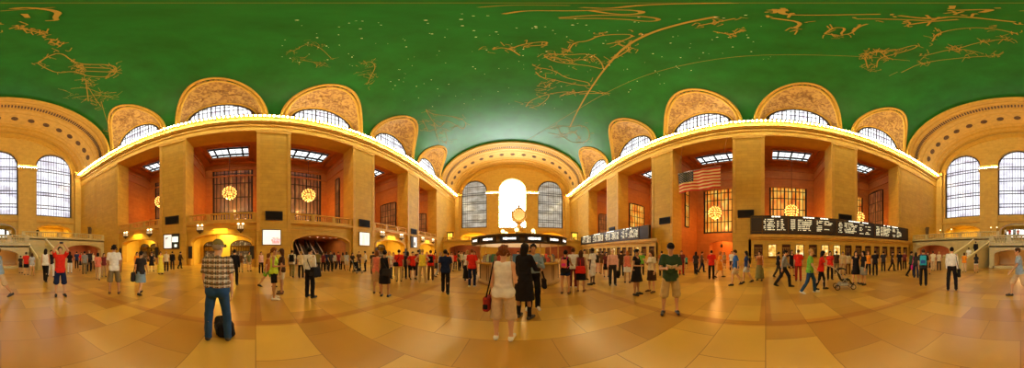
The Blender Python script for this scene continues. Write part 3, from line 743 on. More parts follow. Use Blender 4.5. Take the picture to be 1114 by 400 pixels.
# ------------------------------------------------------------------ chandeliers
cb = MB(); cb.sphere((0,0,0), .085, 8, 6); cbulb = cb.mesh('bulb', M['globebulb'])
def chandelier(x, y, z, ztop, label):
    r = empty('chandelier', (x, y, z), label=label, cat='chandelier', group='globe chandeliers in the bays')
    m = MB(); m.tube([(0,0,1.15),(0,0,ztop-z)], .035, 6); m.build('rod', M['bronze'], r)
    m = MB()
    for t in (35, 60, 90, 120, 145):
        a = math.radians(t); rr = .95*math.sin(a); m.tube([(rr*math.cos(q*PI/12), rr*math.sin(q*PI/12), .95*math.cos(a)) for q in range(24)], .035, 5, closed=True)
    for q in range(8):
        a = q*PI/4; m.tube([(.95*math.sin(t)*math.cos(a), .95*math.sin(t)*math.sin(a), .95*math.cos(t)) for t in [PI*i/12 for i in range(13)]], .03, 5)
    m.lathe([(0,1.25),(.2,1.2),(.3,1.05),(.35,.92),(0,.9)], n=12); m.lathe([(0,-1.15),(.12,-1.08),(.2,-.95),(0,-.9)], n=10); m.build('globe_frame', M['gilt'], r)
    m = MB(); m.lathe([(0,.35),(.25,.25),(.35,0),(.25,-.25),(0,-.35)], n=12); m.build('core', M['corelamp'], r)
    for t, n in ((28,6),(52,11),(76,14),(100,14),(125,11),(150,6)):
        for q in range(n):
            a = 2*PI*(q+.5*(t%3))/n; tt = math.radians(t); link('bulb', cbulb, r, (1.03*math.sin(tt)*math.cos(a), 1.03*math.sin(tt)*math.sin(a), 1.03*math.cos(tt)))
    lamp('chandelier_lamp', 'POINT', (x, y, z-1.5), CHAN_W, (1,.42,.10), .3)
M['corelamp'] = emis('chandelier_core_glow', (1,.4,.06), .5)
CT = ROOF+1.0
for k in (0, 1, 2): chandelier(-24.0, BAYS[k]+.1, Z(9.4), CT, ['globe chandelier half hidden by the pier in the gallery bay nearest the staircase', 'globe chandelier above the gallery with the two bronze doors below', 'globe chandelier above the escalator arch gallery'][k])
for k in (0, 1, 2): chandelier(24.8, BAYS[k]+.0, Z(6.6), CT, ['globe chandelier half behind a pier above the departure board', 'globe chandelier before the amber window over the departure board', 'globe chandelier hanging behind the flag before an amber window'][k])
for k in (3, 4):
    for s in (-1, 1): lamp('bay_lamp', 'POINT', (XC+s*23.5, BAYS[k], Z(9)), CHAN_W*.8, (1,.42,.10), .4)
# ------------------------------------------------------------------ bracket lamps on the left spandrels
def bracket(y, label):
    r = empty('bracket_lamp', (-XL-.33, y, Z(2.55)), label=label, cat='wall lamp', group='bracket lamps over the arches')
    m = MB(); m.box(0,.5,-.36,.36,0,.1); m.box(.05,.45,-.28,.28,-.14,0); m.lathe([(0,-.35),(.1,-.3),(.2,-.14)], (.25,0,0), 8); m.build('bracket', M['bronze'], r)
    m = MB(); m.bev(.06,.46,-.34,.34,.1,.5,.05); m.build('lantern', M['lantern'], r)
    m = MB()
    for q in (-.34,-.115,.115,.34): m.box(.455,.48,q-.02,q+.02,.1,.5)
    m.box(.04,.5,-.37,.37,.5,.56); m.build('lantern_frame', M['bronze'], r)
    for q in (-.25,.25):
        m = MB(); m.sphere((.25,q,.68), .12, 8, 6); m.build('bulb', M['bulb2'], r)
M['lantern'] = emis('lantern_glow', (1,.62,.25), .28); M['bulb2'] = emis('bracket_bulb_glow', (1,.75,.4), 4)
for k, c in ((0,-16),(1,-4),(3,20),(4,32)):
    for q in (-2.35, 2.35):
        bracket(c+q, 'two-bulb bracket lamp %s, %s' % (['over the arch at the staircase end','over the arch with the bronze doors','','over the arch past the escalators','over the arch nearest the booth'][k], 'farther from the booth' if q < 0 else 'nearer the booth'))
# ------------------------------------------------------------------ pier fittings
def louvre(s, y, z, w, h, label):
    P = PL if s < 0 else PR
    r = empty('speaker_panel', P(y, z, -.06), label=label, cat='wall panel', group='black wall panels on the piers')
    Q = lambda u, zz, d: ((-d if s < 0 else d), u, zz)
    m = MB(); m.pbox(Q, -w, w, -h, h, 0, .05); m.build('back_plate', M['black'], r)
    m = MB(); m.pbox(Q, -w, w, h-.06, h, -.1, 0); m.pbox(Q, -w, w, -h, -h+.06, -.1, 0); m.pbox(Q, -w, -w+.06, -h, h, -.1, 0); m.pbox(Q, w-.06, w, -h, h, -.1, 0); m.build('frame', M['iron'], r)
    m = MB()
    for i in range(9):
        z0 = -h+.1+i*(2*h-.2)/9; m.hexa([Q(u,zz,d) for (zz,d) in ((z0,-.08),(z0+.015,-.08),(z0+.07,0),(z0+.085,0)) for u in (-w+.06,w-.06)])
    m.build('louvres', M['black'], r)
PNL = ['the pier nearest the staircase', 'the pier before the escalator bay', 'the pier past the escalators', 'the pier nearest the booth']
PNR = ['the pier nearest the staircase', 'the pier at the near end of the departure board', 'the pier beyond the flag', 'the pier nearest the booth']
for i, y in enumerate(PIERS):
    louvre(-1, y+.0, Z(4.15), .95, .52, 'black louvred panel high on %s, escalator side' % PNL[i])
    louvre(1, y+(.3 if i == 1 else (-.6 if i == 2 else 0)), Z(4.65), .95, .48, 'black louvred panel on %s, ticket side' % PNR[i])
def poster(y, z, w, h, mats, label, cat, nm):
    r = empty(nm, (-XL+.06, y, z), label=label, cat=cat)
    m = MB(); m.box(-.06,.02,-w,w,-h,h); m.build('back_panel', M['iron'], r)
    m = MB()
    for (a,b,c,d) in ((-w,w,h-.07,h),(-w,w,-h,-h+.07),(-w,-w+.07,-h,h),(w-.07,w,-h,h)): m.box(.02,.07,a,b,c,d)
    m.build('frame', M['bronze'], r)
    for (n, y0, y1, z0, z1, mm, dp) in mats:
        m = MB(); m.box(.02, dp, -w+2*w*y0, -w+2*w*y1, -h+2*h*z0, -h+2*h*z1); m.build(n, M[mm], r)
    return r
M['scr_white'] = emis('screen_white', (.95,1,.86), .62); M['scr_pink'] = emis('screen_pink', (1,.30,.32), .5); M['scr_mint'] = emis('screen_mint', (.45,.85,.7), .5)
M['post_white'] = emis('lit_poster_white', (1,.97,.9), .55); M['post_dark'] = mat('poster_dark', (.03,.04,.04)); M['post_green'] = emis('poster_pale_green', (.8,.95,.8), .8)
M['ink'] = mat('ink', (.05,.04,.04))
p = poster(-10.1, Z(1.45), 1.15, .95, [('screen',.05,.52,.06,.94,'post_white',.03),('dark_panel',.52,.95,.06,.94,'post_dark',.03),('picture',.56,.92,.45,.8,'post_green',.035),('picture',.7,.85,.12,.3,'post_green',.035)], 'lit white and black poster pair on the pier nearest the staircase', 'poster', 'wall_poster')
m = MB()
m.box(.03,.036,-.85,-.4,.42,.5); m.box(.03,.036,-.85,-.8,-.5,.42); m.box(.03,.036,-.8,-.5,.3,.36)
m.build('lettering', M['ink'], p)
p = poster(1.75, Z(1.72), 1.05, .86, [('screen',.04,.96,.04,.96,'scr_white',.03)], 'large bright white screen with pink shape on pier left of the escalators', 'screen', 'display_screen')
m = MB()
for i in range(7): m.lathe([(0,0),(.17,.0),(.17,.01),(0,.01)], (.035,.1+i*.13,-.30+.16*math.sin(i*2.1)), 12, axis='x')
for i in range(7): m.box(.03,.04,.02+i*.12,.16+i*.12,-.72,-.22+.1*math.sin(i*1.7))
m.build('pink_shape', M['scr_pink'], p)
p = poster(14.0, Z(1.95), .95, .95, [('screen',.04,.96,.04,.96,'scr_white',.03),('picture',.3,.5,.1,.9,'scr_mint',.035),('picture',.6,.8,.3,.8,'scr_mint',.035)], 'bright pale green screen on the pier right of the escalators', 'screen', 'display_screen')
p = poster(26.0, Z(2.1), 1.1, 1.1, [('dark_panel',.05,.45,.06,.94,'post_dark',.03),('screen',.45,.95,.06,.94,'post_white',.03),('picture',.5,.7,.2,.5,'post_dark',.035)], 'small black and white lit poster on the pier nearest the booth', 'poster', 'wall_poster')
# ------------------------------------------------------------------ departure boards
M['glyph'] = emis('board_characters', (.9,.78,.42), .6); M['boardblack'] = mat('board_black', (.018,.010,.008), .35); M['head'] = emis('board_heading_light', (1,.95,.75), 1.3)
def board(y0, y1, z0, z1, panels, label):
    x = 17.75
    r = empty('departure_board', (x, (y0+y1)/2, z0), label=label, cat='departure board'); yc = (y0+y1)/2
    m = MB(); m.box(0,.5,y0-yc,y1-yc,0,z1-z0); m.build('casing', M['boardblack'], r)
    m = MB()
    for zz in (0,.28,z1-z0-.25,z1-z0-.04): m.box(-.05,0,y0-yc,y1-yc,zz,zz+.06)
    for p in panels+[(y0,y0),(y1,y1)]: m.box(-.07,0,p[0]-yc-.06,p[0]-yc+.06,0,z1-z0)
    m.build('frame', M['bronze'], r)
    for i in range(int(abs(y1-y0)/2.2)+1): yy = min(y0,y1)+i*2.2-yc; m = MB(); m.box(.1,.4,yy,yy+.1,-.03,0); m.build('foot', M['bronze'], r)
    for pi, (a, b) in enumerate(panels):
        sg = 1 if b > a else -1; Lp = abs(b-a)
        m = MB()
        # lit heading strip
        for q in range(int(Lp/.34)):
            if q*.34 < Lp*.25 or q*.34 > Lp*.78 or random.random() < .14: continue
            yy = a+sg*q*.34-yc; m.box(-.03,.0,min(yy,yy+sg*.26),max(yy,yy+sg*.26),z1-z0-.17,z1-z0-.03)
        m.build('heading_lettering', M['head'], r)
        m = MB()
        rows = 7; rh = (z1-z0-.75)/rows
        for ri in range(rows):
            zz = z1-z0-.38-ri*rh
            for (f0, f1) in ((.05,.14),(.19,.24),(.27,.27+random.uniform(.12,.25)),(.58,.58+random.uniform(.06,.12)),(.74,.74+random.uniform(.05,.17))):
                if random.random() < .12 and f0 > .5: continue
                u = f0*Lp
                while u < f1*Lp:
                    cw = .13
                    if random.random() < .85:
                        y_ = a+sg*u-yc; h = rh*.5
                        m.box(-.02,.0,min(y_,y_+sg*cw*.75),max(y_,y_+sg*cw*.75),zz-h*random.choice((1,1,.8)),zz)
                    u += cw
        m.build('lettering', M['glyph'], r)
    return r
board(1.6, -21.3, Z(2.05), Z(4.15), [(.35,-2.4),(-2.5,-8.2),(-8.3,-14.0),(-14.1,-20.2)], 'long black departure board with four lit panels facing the poster wall')
board(15.6, 38.3, Z(2.05), Z(4.15), [(17.6,22.3),(22.4,27.4),(27.5,32.6),(32.7,38.0)], 'black track board with lit characters running towards the booth corner')
# ------------------------------------------------------------------ flag
def flag():
    x, y0, y1, z0, z1 = 16.9, 4.85, 10.05, Z(7.5), Z(10.35)
    r = empty('flag', (x, (y0+y1)/2, z1), label='large striped flag with starred dark canton hanging before the bay', cat='flag'); yc = (y0+y1)/2
    W = y1-y0; H = z1-z0
    fx = lambda u, v: .10*math.sin(u*2.2+v)+.05*math.sin(u*5+1)
    def cloth(nm, u0, u1, v0, v1, mm, off=0):
        m = MB(); nu, nv = 24, 3; vs = []; fs = []
        for t in (0, .012):
            for i in range(nu+1):
                for j in range(nv+1):
                    u = u0+(u1-u0)*i/nu; v = v0+(v1-v0)*j/nv
                    vs.append((fx(u,v)+t-off, u-W/2, -v-.05*math.sin(u*1.1)))
        K = (nu+1)*(nv+1)
        for t in (0, 1):
            for i in range(nu):
                for j in range(nv): q = t*K+i*(nv+1)+j; fs.append((q,q+nv+1,q+nv+2,q+1))
        for i in range(nu):
            for j in (0, nv): q = i*(nv+1)+j; fs.append((q,q+nv+1,q+nv+1+K,q+K))
        m.add(vs, fs, True); return m
    # stripes run across: the canton is at the end nearer the booth
    red = MB(); wh = MB()
    for k in range(13):
        q = cloth('', 0, W, k*H/13, (k+1)*H/13, None); t = red if k % 2 == 0 else wh; t.add(q.v, q.f, True)
    red.build('red_stripes', M['flagred'], r); wh.build('white_stripes', M['flagwhite'], r)
    q = cloth('', W*.62, W, 0, H*7/13, None, .02); q.build('canton', M['flagblue'], r)
    m = MB()
    for a in range(9):
        for b in range(6 if a % 2 == 0 else 5):
            u = W*.62+W*.38*((b+.5+(.5 if a % 2 else 0))/6); v = H*7/13*(a+.5)/9; cx = (fx(u,v)-.03, u-W/2, -v-.05*math.sin(u*1.1))
            pts = []
            for i in range(10):
                rr = .075 if i % 2 == 0 else .03; t = PI/2+i*PI/5; pts.append((cx[0]-.005, cx[1]+rr*math.cos(t), cx[2]+rr*math.sin(t)))
            m.add(pts, [tuple(range(10))])
    m.build('stars', M['flagwhite'], r)
    m = MB(); m.tube([(0,-W/2-.1,.06),(0,W/2+.1,.06)], .04, 6); m.build('pole', M['steel'], r)
    m = MB(); m.tube([(0,-W/2,.06),(XR-.02-x,-W/2-.4,ROOF+.5-z1)], .015, 4); m.tube([(0,W/2,.06),(XR-.02-x,W/2+.4,ROOF+.5-z1)], .015, 4); m.build('cables', M['iron'], r)
M['flagred'] = mat('flag_red', (.62,.05,.015), .8); M['flagwhite'] = mat('flag_cream', (.85,.62,.28), .8); M['flagblue'] = mat('flag_navy', (.012,.03,.05), .8)
flag()
# ------------------------------------------------------------------ end balconies
def balcony(yf, yb, zf, P0, side, ops):
    """gallery across the hall; front wall at y = yf, floor height zf"""
    PF = lambda u, z, d: (u, yf+d*(1 if yb > yf else -1), z)
    m = MB(); arched_wall(m, PF, -XL, XR, 0, zf, ops, 1.0)
    a, b = min(yf,yb), max(yf,yb); m.box(-XL, XR, a, b, zf-.3, zf)
    m.build('wall_balcony_'+side, M['stone' if side == 'front' else 'cream'], kind='structure')
    m = MB(); m.pbox(PF, -XL, XR, zf-.12, zf+.02, -.18, .3); m.pbox(PF, -XL, XR, zf-.9, zf-.8, -.05, 0)
    for o in ops: archband(m, PF, o, .25, -.1, .05)
    m.build('trim_balcony_'+side, M['trimstone' if side == 'front' else 'cream'], kind='structure')
    dd = 1 if yb > yf else -1
    for o in ops:
        m = MB(); a, b = o['c']-o['h']-.5, o['c']+o['h']+.5
        m.pbox(PF, a, b, 0, zf-.3, 5.5, 5.7); m.pbox(PF, a-.2, a, 0, zf-.3, 1, 5.7); m.pbox(PF, b, b+.2, 0, zf-.3, 1, 5.7)
        m.build('wall_under_balcony', M['redwall'], kind='structure')
        lamp('underbalcony_lamp', 'AREA', PF(o['c'], zf-.4, 3.0), 90, (1,.5,.2), 5, 1)
M['redwall'] = mat('red_passage_wall', (.30,.10,.035), .6, var=.2, vs=1)
balcony(40, YE, Z(3.2), PE, 'front', [dict(c=XC-12.3, h=4.2, zb=0, zs=2.6, r=1.0), dict(c=XC, h=3, zb=0, zs=2.6, r=.9), dict(c=XC+12.3, h=4.2, zb=0, zs=2.6, r=1.0)])
balcony(-24, YW, Z(2.3), PWt, 'back', [dict(c=XC-14.2, h=3.4, zb=0, zs=2.0, r=.9), dict(c=XC+14.0, h=3.3, zb=0, zs=2.0, r=.9)])
balustrade((-XL,40.1),(-8,40.1), Z(3.2), 'balcony balustrade behind the booth on the escalator side', panels=4, group='balustrades of the balcony behind the booth')
balustrade((-8,40.1),(9,40.1), Z(3.2), 'balcony balustrade directly behind the round booth', panels=5, group='balustrades of the balcony behind the booth')
balustrade((9,40.1),(XR,40.1), Z(3.2), 'balcony balustrade behind the booth on the ticket side', panels=4, group='balustrades of the balcony behind the booth')
balustrade((-XL,-24.1),(-3.2,-24.1), Z(2.3), 'pale balcony balustrade beside the stair landing, escalator side', 'cream', panels=5, group='pale balustrades of the staircase balcony')
balustrade((3.2,-24.1),(XR,-24.1), Z(2.3), 'pale balcony balustrade beside the stair landing, ticket office side', 'cream', panels=5, group='pale balustrades of the staircase balcony')
# ------------------------------------------------------------------ marble staircase
YF = -16.2; LZ = 2.35; SX = .15; HWD = 3.0
PS_ = lambda u, z, d: (u, YF-d, z)
m = MB(); arched_wall(m, PS_, SX-HWD, SX+HWD, 0, LZ, [dict(c=.45, h=2.2, zb=0, zs=1.35, r=.5)], 2.2)
m.box(SX-HWD, SX+HWD, -24, YF, LZ-.25, LZ); m.box(SX-HWD-3.0, SX-HWD, -24, -19.0, 0, LZ); m.box(SX+HWD, SX+HWD+3.0, -24, -19.0, 0, LZ); m.quad((SX-HWD,YF,0),(SX-HWD,-24,0),(SX-HWD,-24,LZ),(SX-HWD,YF,LZ)); m.quad((SX+HWD,YF,0),(SX+HWD,-24,0),(SX+HWD,-24,LZ),(SX+HWD,YF,LZ))
m.build('wall_stair_landing', M['cream'], kind='structure')
m = MB(); m.pbox(PS_, SX-HWD-.1, SX+HWD+.1, LZ-.1, LZ+.02, -.12, .1); archband(m, PS_, dict(c=.45,h=2.2,zb=0,zs=1.35,r=.5), .15, -.06, .05); m.pbox(PS_, SX-HWD-.05, SX+HWD+.05, 0, .25, -.06, 0); m.build('trim_stair_landing', M['cream'], kind='structure')
m = MB(); m.pbox(PS_, SX-2.8, SX+2.8, 0, LZ-.3, 5.5, 5.7); m.pbox(PS_, SX-2.9, SX-2.7, 0, LZ-.3, 2.2, 5.6); m.pbox(PS_, SX+2.7, SX+2.9, 0, LZ-.3, 2.2, 5.6); m.build('wall_stair_passage', mat('orange_passage_wall', (.60,.44,.20), .6), kind='structure')
lamp('stair_passage_lamp', 'POINT', (SX, YF-3.2, 2.0), 45, (1,.55,.2), .15)
balustrade((SX-HWD,YF-.1),(SX+HWD,YF-.1), LZ, 'pale balustrade along the front of the marble stair landing', 'cream', panels=3, step=.24)
def stair(s):
    r = empty('marble_staircase', (SX, YF, 0), label='curved marble stair flight down from the landing, %s' % ('escalator side' if s < 0 else 'ticket office side'), cat='staircase')
    # centreline: quarter ellipse from the landing's flank down and round to the hall floor
    n = 15; m = MB(); cs = []
    for i in range(n+1):
        t = i/n
        cx = s*(HWD+1.35+(1.6 if s > 0 else .4)*t**1.3); cy = -2.8+5.2*t
        cs.append(Vector((cx, cy, 0)))
    L_, R_ = [], []
    for i in range(n+1):
        t = (cs[min(i+1,n)]-cs[max(i-1,0)]).normalized(); nrm = Vector((t.y*s, -t.x*s, 0))*1.25
        L_.append(cs[i]+nrm); R_.append(cs[i]-nrm)
    for i in range(n):
        z = LZ*(1-(i+.5)/n)
        a, b, c, d = L_[i], L_[i+1], R_[i], R_[i+1]
        m.hexa([(p.x,p.y,zz) for zz in (0,z) for p in (a,b,c,d)])
    m.build('steps', M['cream'], r)
    for nm, E in (('outer_parapet', L_), ('inner_parapet', R_)):
        m = MB()
        for i in range(n):
            z0 = LZ*(1-i/n)+.75; z1 = LZ*(1-(i+1)/n)+.75
            t = (E[i+1]-E[i]).normalized(); w = Vector((-t.y, t.x, 0))*.11
            a, b = E[i], E[i+1]
            m.hexa([(*(a-w).xy,0),(*(b-w).xy,0),(*(a+w).xy,0),(*(b+w).xy,0),(*(a-w).xy,z0),(*(b-w).xy,z1),(*(a+w).xy,z0),(*(b+w).xy,z1)])
        m.build(nm, M['cream'], r)
        m = MB(); m.tube([(p.x,p.y,LZ*(1-i/n)+.86) for i, p in enumerate(E)], .10, 8); m.build('handrail', M['railstone'], r)
        e = E[-1]; m = MB(); m.bev(e.x-.2,e.x+.2,e.y-.2,e.y+.2,0,1.05,.03); m.sphere((e.x,e.y,1.2),.17,10,6); m.build('newel_post', M['cream'], r)
M['railstone'] = mat('polished_rail', (.80,.68,.32), .3)
stair(-1); stair(1)
# lamp globes on the staircase balcony and black sign boxes
M['whiteglobe'] = emis('globe_glow', (1,.72,.3), 2.2)
def post_lamp(x, y, z, h, label, g='post lamps on the balconies'):
    r = empty('post_lamp', (x,y,z), label=label, cat='lamp', group=g)
    m = MB(); m.lathe([(.09,0),(.06,.05),(.025,.1),(.02,h-.1),(.05,h)], n=8); m.build('post', M['bronze'], r)
    m = MB(); m.sphere((0,0,h+.09), .11, 10, 8); m.build('globe', M['whiteglobe'], r)
for i, (px, lab) in enumerate(((1023,'farther one over the red arch'),(1035,'nearer one over the red arch'),(1078,'single lamp beside the pillar'),(1084.5,'lamp at the edge of the bright doorway'))):
    az = (px-555.5)/FP; y = -24.25; x = y*math.tan(az); post_lamp(x, y, Z(3.3), .5, 'small globe lamp on the pale balcony rail, ' + lab)
for (px, y0, lab) in ((95,-24.3,'escalator side'),):
    pass
def niche(x, y, z, rz, label):
    r = empty('lit_kiosk', (x,y,z), rz, label=label, cat='kiosk')
    m = MB(); m.box(-.9,.9,0,.5,0,.35); m.box(-.9,-.72,0,.5,.35,2.3); m.box(.72,.9,0,.5,.35,2.3); m.box(-1.0,1.0,-.05,.55,2.3,2.55); m.box(-.72,.72,.4,.5,.35,2.3); m.build('case', M['bronze'], r)
    m = MB(); m.box(-.7,.7,.2,.3,.5,2.2); m.build('lit_panel', M['niche'], r)
    m = MB(); m.box(-.72,.72,.1,.16,1.3,1.36); m.box(-.04,.04,.1,.16,.4,2.3); m.build('glazing_bar', M['bronze'], r)
niche(-16.3, 41.5, Z(3.2)+.04, 0, 'bronze kiosk with yellow lit panel on the balcony corner, escalator side behind the booth')
niche(17.3, 41.5, Z(3.2)+.04, 0, 'bronze kiosk with yellow lit panel on the balcony corner, ticket side behind the booth')
niche(-16.5, -26.5, Z(2.3)+.04, PI+.9, 'bronze kiosk with glowing panel on the staircase balcony, escalator side corner')
niche(17.3, -26.2, Z(2.3)+.04, PI-.9, 'bronze kiosk on the staircase balcony, ticket side corner')
# ------------------------------------------------------------------ escalators
def escalator(y, label):
    r = empty('escalator', (-20.6, y, 0), label=label, cat='escalator', group='escalators inside the arch')
    a = math.radians(33); run = 4.1; rise = run*math.tan(a)
    m = MB(); N_ = 22
    for i in range(N_): m.box(-.4-run*(i+1)/N_, -.4-run*i/N_, -.5, .5, 0, .05+rise*(i+.5)/N_)
    m.build('steps', M['steelstep'], r)
    for q in (-.62,.62):
        m = MB(); w = .09
        pr = [(.5,0),(.5,.75),(.2,.95),(-.4,.95),(-.4-run,.95+rise),(-.4-run,0)]
        m.add([(x,q-w,z) for x,z in pr]+[(x,q+w,z) for x,z in pr], [tuple(range(5,-1,-1)), tuple(range(6,12))]+[(i,(i+1)%6,(i+1)%6+6,i+6) for i in range(6)])
        m.build('side_panel', M['iron'], r)
        m = MB(); m.tube([(.55,q,.3),(.58,q,.7),(.4,q,.95),(0,q,1.02),(-.4,q,1.05),(-.4-run,q,1.05+rise)], .06, 8); m.build('handrail', M['handrail'], r)
M['steelstep'] = mat('escalator_steps', (.10,.08,.07), .4, .5); M['handrail'] = mat('handrail_grey', (.45,.36,.28), .35)
for i, y in enumerate((5.4, 7.2, 9.0)): escalator(y, '%s escalator rising inside the wide arch, counted from the white screen' % ('first','second','third')[i])
M['downlight'] = emis('downlight_glow', (1,.85,.6), 14)
for i in range(7):
    r = empty('downlight', (-20.0-.25*abs(i-3), 4.9+i*1.05, 3.63), label='recessed ceiling light in the escalator arch, %s from the white screen' % ('first','second','third','fourth','fifth','sixth','seventh')[i], cat='ceiling light', group='downlights in the escalator arch')
    m = MB(); m.lathe([(.13,0),(.17,-.03),(.17,.02)], n=14); m.build('trim_ring', M['steel'], r)
    m = MB(); m.lathe([(0,-.005),(.13,-.005)], n=14); m.build('lens', M['downlight'], r)
lamp('escalator_hall_lamp', 'AREA', (-22, 8, 3.6), 70, (1,.6,.3), 1, 6)
# ------------------------------------------------------------------ round information booth
BD, BAZ = 9.15, (564.5-555.5)/FP
BX, BY = BD*math.sin(BAZ), BD*math.cos(BAZ)
booth = empty('information_booth', (BX, BY, 0), label='round marble information booth with ring of lit signs', cat='booth')
M['boothstone'] = mat('booth_marble', (.50,.34,.15), .35, var=.15, vs=1.5)
m = MB(); m.lathe([(2.2,0),(2.28,.0),(2.28,.16),(2.2,.2),(2.2,.94),(2.26,.97),(2.26,1.0)], n=64); m.build('counter_wall', M['boothstone'], booth)
m = MB()
for i in range(16):
    a = 2*PI*i/16
    for da in (-.03,.03):
        p = [(2.19,a+da-.004),(2.215,a+da-.004),(2.19,a+da+.004),(2.215,a+da+.004)]
        m.hexa([(r_*math.cos(t), r_*math.sin(t), z) for z in (.2,.94) for r_, t in p])
m.build('wall_panelling', M['bronze'], booth)
m = MB(); m.lathe([(1.7,1.0),(2.42,1.0),(2.46,1.03),(2.42,1.07),(1.7,1.07),(1.7,1.0)], n=64); m.build('countertop', M['trimstone'], booth)
m = MB(); m.lathe([(1.7,0),(1.75,0),(1.75,1.0)], n=48); m.build('inner_wall', M['bronze'], booth)
for i in range(8):
    a = 2*PI*(i+.5)/8; m = MB(); x, y = 2.2*math.cos(a), 2.2*math.sin(a); m.tube([(x,y,1.07),(x,y,1.98)], .03, 8); m.tube([(x,y,1.07),(x,y,1.12)], .06, 8); m.build('post', M['gilt'], booth)
m = MB(); m.lathe([(2.45,1.93),(2.62,1.93),(2.68,1.97),(2.62,2.0),(2.62,2.24),(2.7,2.28),(2.66,2.33),(2.35,2.36),(1.0,2.42),(0,2.44)], n=16); m.build('sign_ring', M['bronze'], booth)
m = MB(); m.lathe([(0,2.30),(1.2,2.26),(2.45,1.93)], n=32); m.build('canopy_soffit', M['gilt'], booth)
M['signwhite'] = emis('booth_sign_glow', (1,.97,.9), .9)
for i in range(16):
    a0 = 2*PI*(i+.10)/16; a1 = 2*PI*(i+.90)/16; R_ = 2.60
    A = Vector((R_*math.cos(a0), R_*math.sin(a0), 0)); B = Vector((R_*math.cos(a1), R_*math.sin(a1), 0)); nrm = Vector(((A+B).x, (A+B).y, 0)).normalized()
    def Qs(u, z, d, A=A, B=B, nrm=nrm): p = A.lerp(B, u)+nrm*d; return (p.x, p.y, z)
    m = MB(); m.pbox(Qs, 0, 1, 2.01, 2.23, 0, .055); pan = m.build('sign_panel', M['black'], booth)
    m = MB(); hs = [random.uniform(.05,.08) for _ in range(9)]
    for j in range(9):
        u = .16+j*.075; z = 2.12; m.pbox(Qs, u, u+.068, z-hs[j]*.7, z+hs[j]*.7, .055, .062)
    m.build('lit_lettering', M['signwhite'], pan)
M['wares'] = [mat('brochure_%d' % i, c, .6) for i, c in enumerate(((.55,.8,.6),(.05,.25,.15),(.6,.08,.04),(.8,.6,.2),(.10,.25,.4),(.85,.85,.8)))]
NB = 0
for i in range(30):
    a = 2*PI*i/30
    w = random.uniform(.12,.2); h = random.uniform(.22,.46)
    r = empty('brochure_rack', (BX+1.95*math.cos(a), BY+1.95*math.sin(a), 1.075), a+PI/2, label='small rack of %s brochures on the round booth counter' % ('pale green','dark green','red','yellow','blue','white')[i % 6], cat='brochure rack', group='brochure racks on the booth counter')
    m = MB(); m.box(-w,w,-.06,.06,0,.02); m.box(-w,-w+.015,-.06,.06,0,h*.8); m.box(w-.015,w,-.06,.06,0,h*.8); m.build('holder', M['steel'], r)
    m = MB(); m.hexa([(x_,y_+.05*(z_>0.1),z_) for z_ in (.02,h) for y_ in (-.03,.02) for x_ in (-w+.02,w-.02)]); m.build('brochures', M['wares'][i % 6], r)
lamp('booth_lamp', 'POINT', (BX, BY, 2.0), 40, (1,.75,.4), .3)
# lamp globes on the booth roof
GN = ('nearest the hall middle','on the ticket side','far right of the clock','directly behind the clock','far left of the clock','on the escalator side')
for i, a in enumerate((-100,-40,20,80,140,200)):
    t = math.radians(a); post_lamp(BX+.95*math.cos(t), BY+.95*math.sin(t), 2.4, .22, 'small lamp globe on the booth roof, ' + GN[i], 'lamp globes on the booth roof')
# clock
ck = empty('clock', (BX, BY, 2.43), label='four-faced brass ball clock on top of the round booth', cat='clock')
m = MB(); m.lathe([(.75,0),(.7,.06),(.4,.12),(.22,.2),(.16,.34),(.2,.42),(.3,.48),(.26,.56),(.14,.62),(.1,.72),(.16,.78),(.24,.84)], n=20); m.build('pedestal', M['gilt'], ck)
M['opal'] = emis('opal_clock_glow', (1,.55,.12), .3, (.9,.7,.4)); M['dial'] = emis('clock_dial_glow', (1,.60,.18), .45, (.9,.7,.4))
m = MB(); m.sphere((0,0,1.22), .44, 24, 14); m.build('ball', M['opal'], ck)
for i in range(4):
    a = -PI/2-BAZ+i*PI/2; d = Vector((math.cos(a), math.sin(a), 0)); s_ = Vector((-d.y, d.x, 0)); c0 = Vector((0,0,1.22))
    def disc(m, r0, r1, off, n=28):
        vs = [c0+d*off+s_*rr*math.cos(2*PI*j/n)+Vector((0,0,rr*math.sin(2*PI*j/n))) for rr in (r0,r1) for j in range(n)]
        m.add(vs, [(j,(j+1)%n,(j+1)%n+n,j+n) for j in range(n)])
    m = MB(); disc(m, .001, .33, .37); disc(m, .33, .33, .37); f = m.build('dial', M['dial'], ck)
    m = MB()
    ringp = [c0+d*.37+s_*.34*math.cos(2*PI*j/28)+Vector((0,0,.34*math.sin(2*PI*j/28))) for j in range(28)]
    m.tube(ringp, .03, 6, closed=True); m.build('bezel', M['gilt'], f)
    m = MB()
    for j in range(12):
        t = 2*PI*j/12; p0 = c0+d*.376+s_*.25*math.cos(t)+Vector((0,0,.25*math.sin(t))); p1 = c0+d*.376+s_*.3*math.cos(t)+Vector((0,0,.3*math.sin(t))); m.tube([p0,p1], .010, 4)
    m.build('hour_marks', M['black'], f)
    m = MB()
    for (ang, L_) in ((PI/2+.15,.24),(PI/2-.4,.16)): m.tube([c0+d*.385, c0+d*.385+s_*L_*math.cos(ang)+Vector((0,0,L_*math.sin(ang)))], .012, 4)
    m.build('clock_hands', M['black'], f)
m = MB(); m.lathe([(.2,1.62),(.24,1.66),(.12,1.72),(.05,1.78),(.08,1.84),(.04,1.9),(.02,2.05),(0,2.08)], n=12); m.build('finial', M['gilt'], ck)
lamp('clock_lamp', 'POINT', (BX, BY-.9, 3.2), 8, (1,.7,.3), .1)
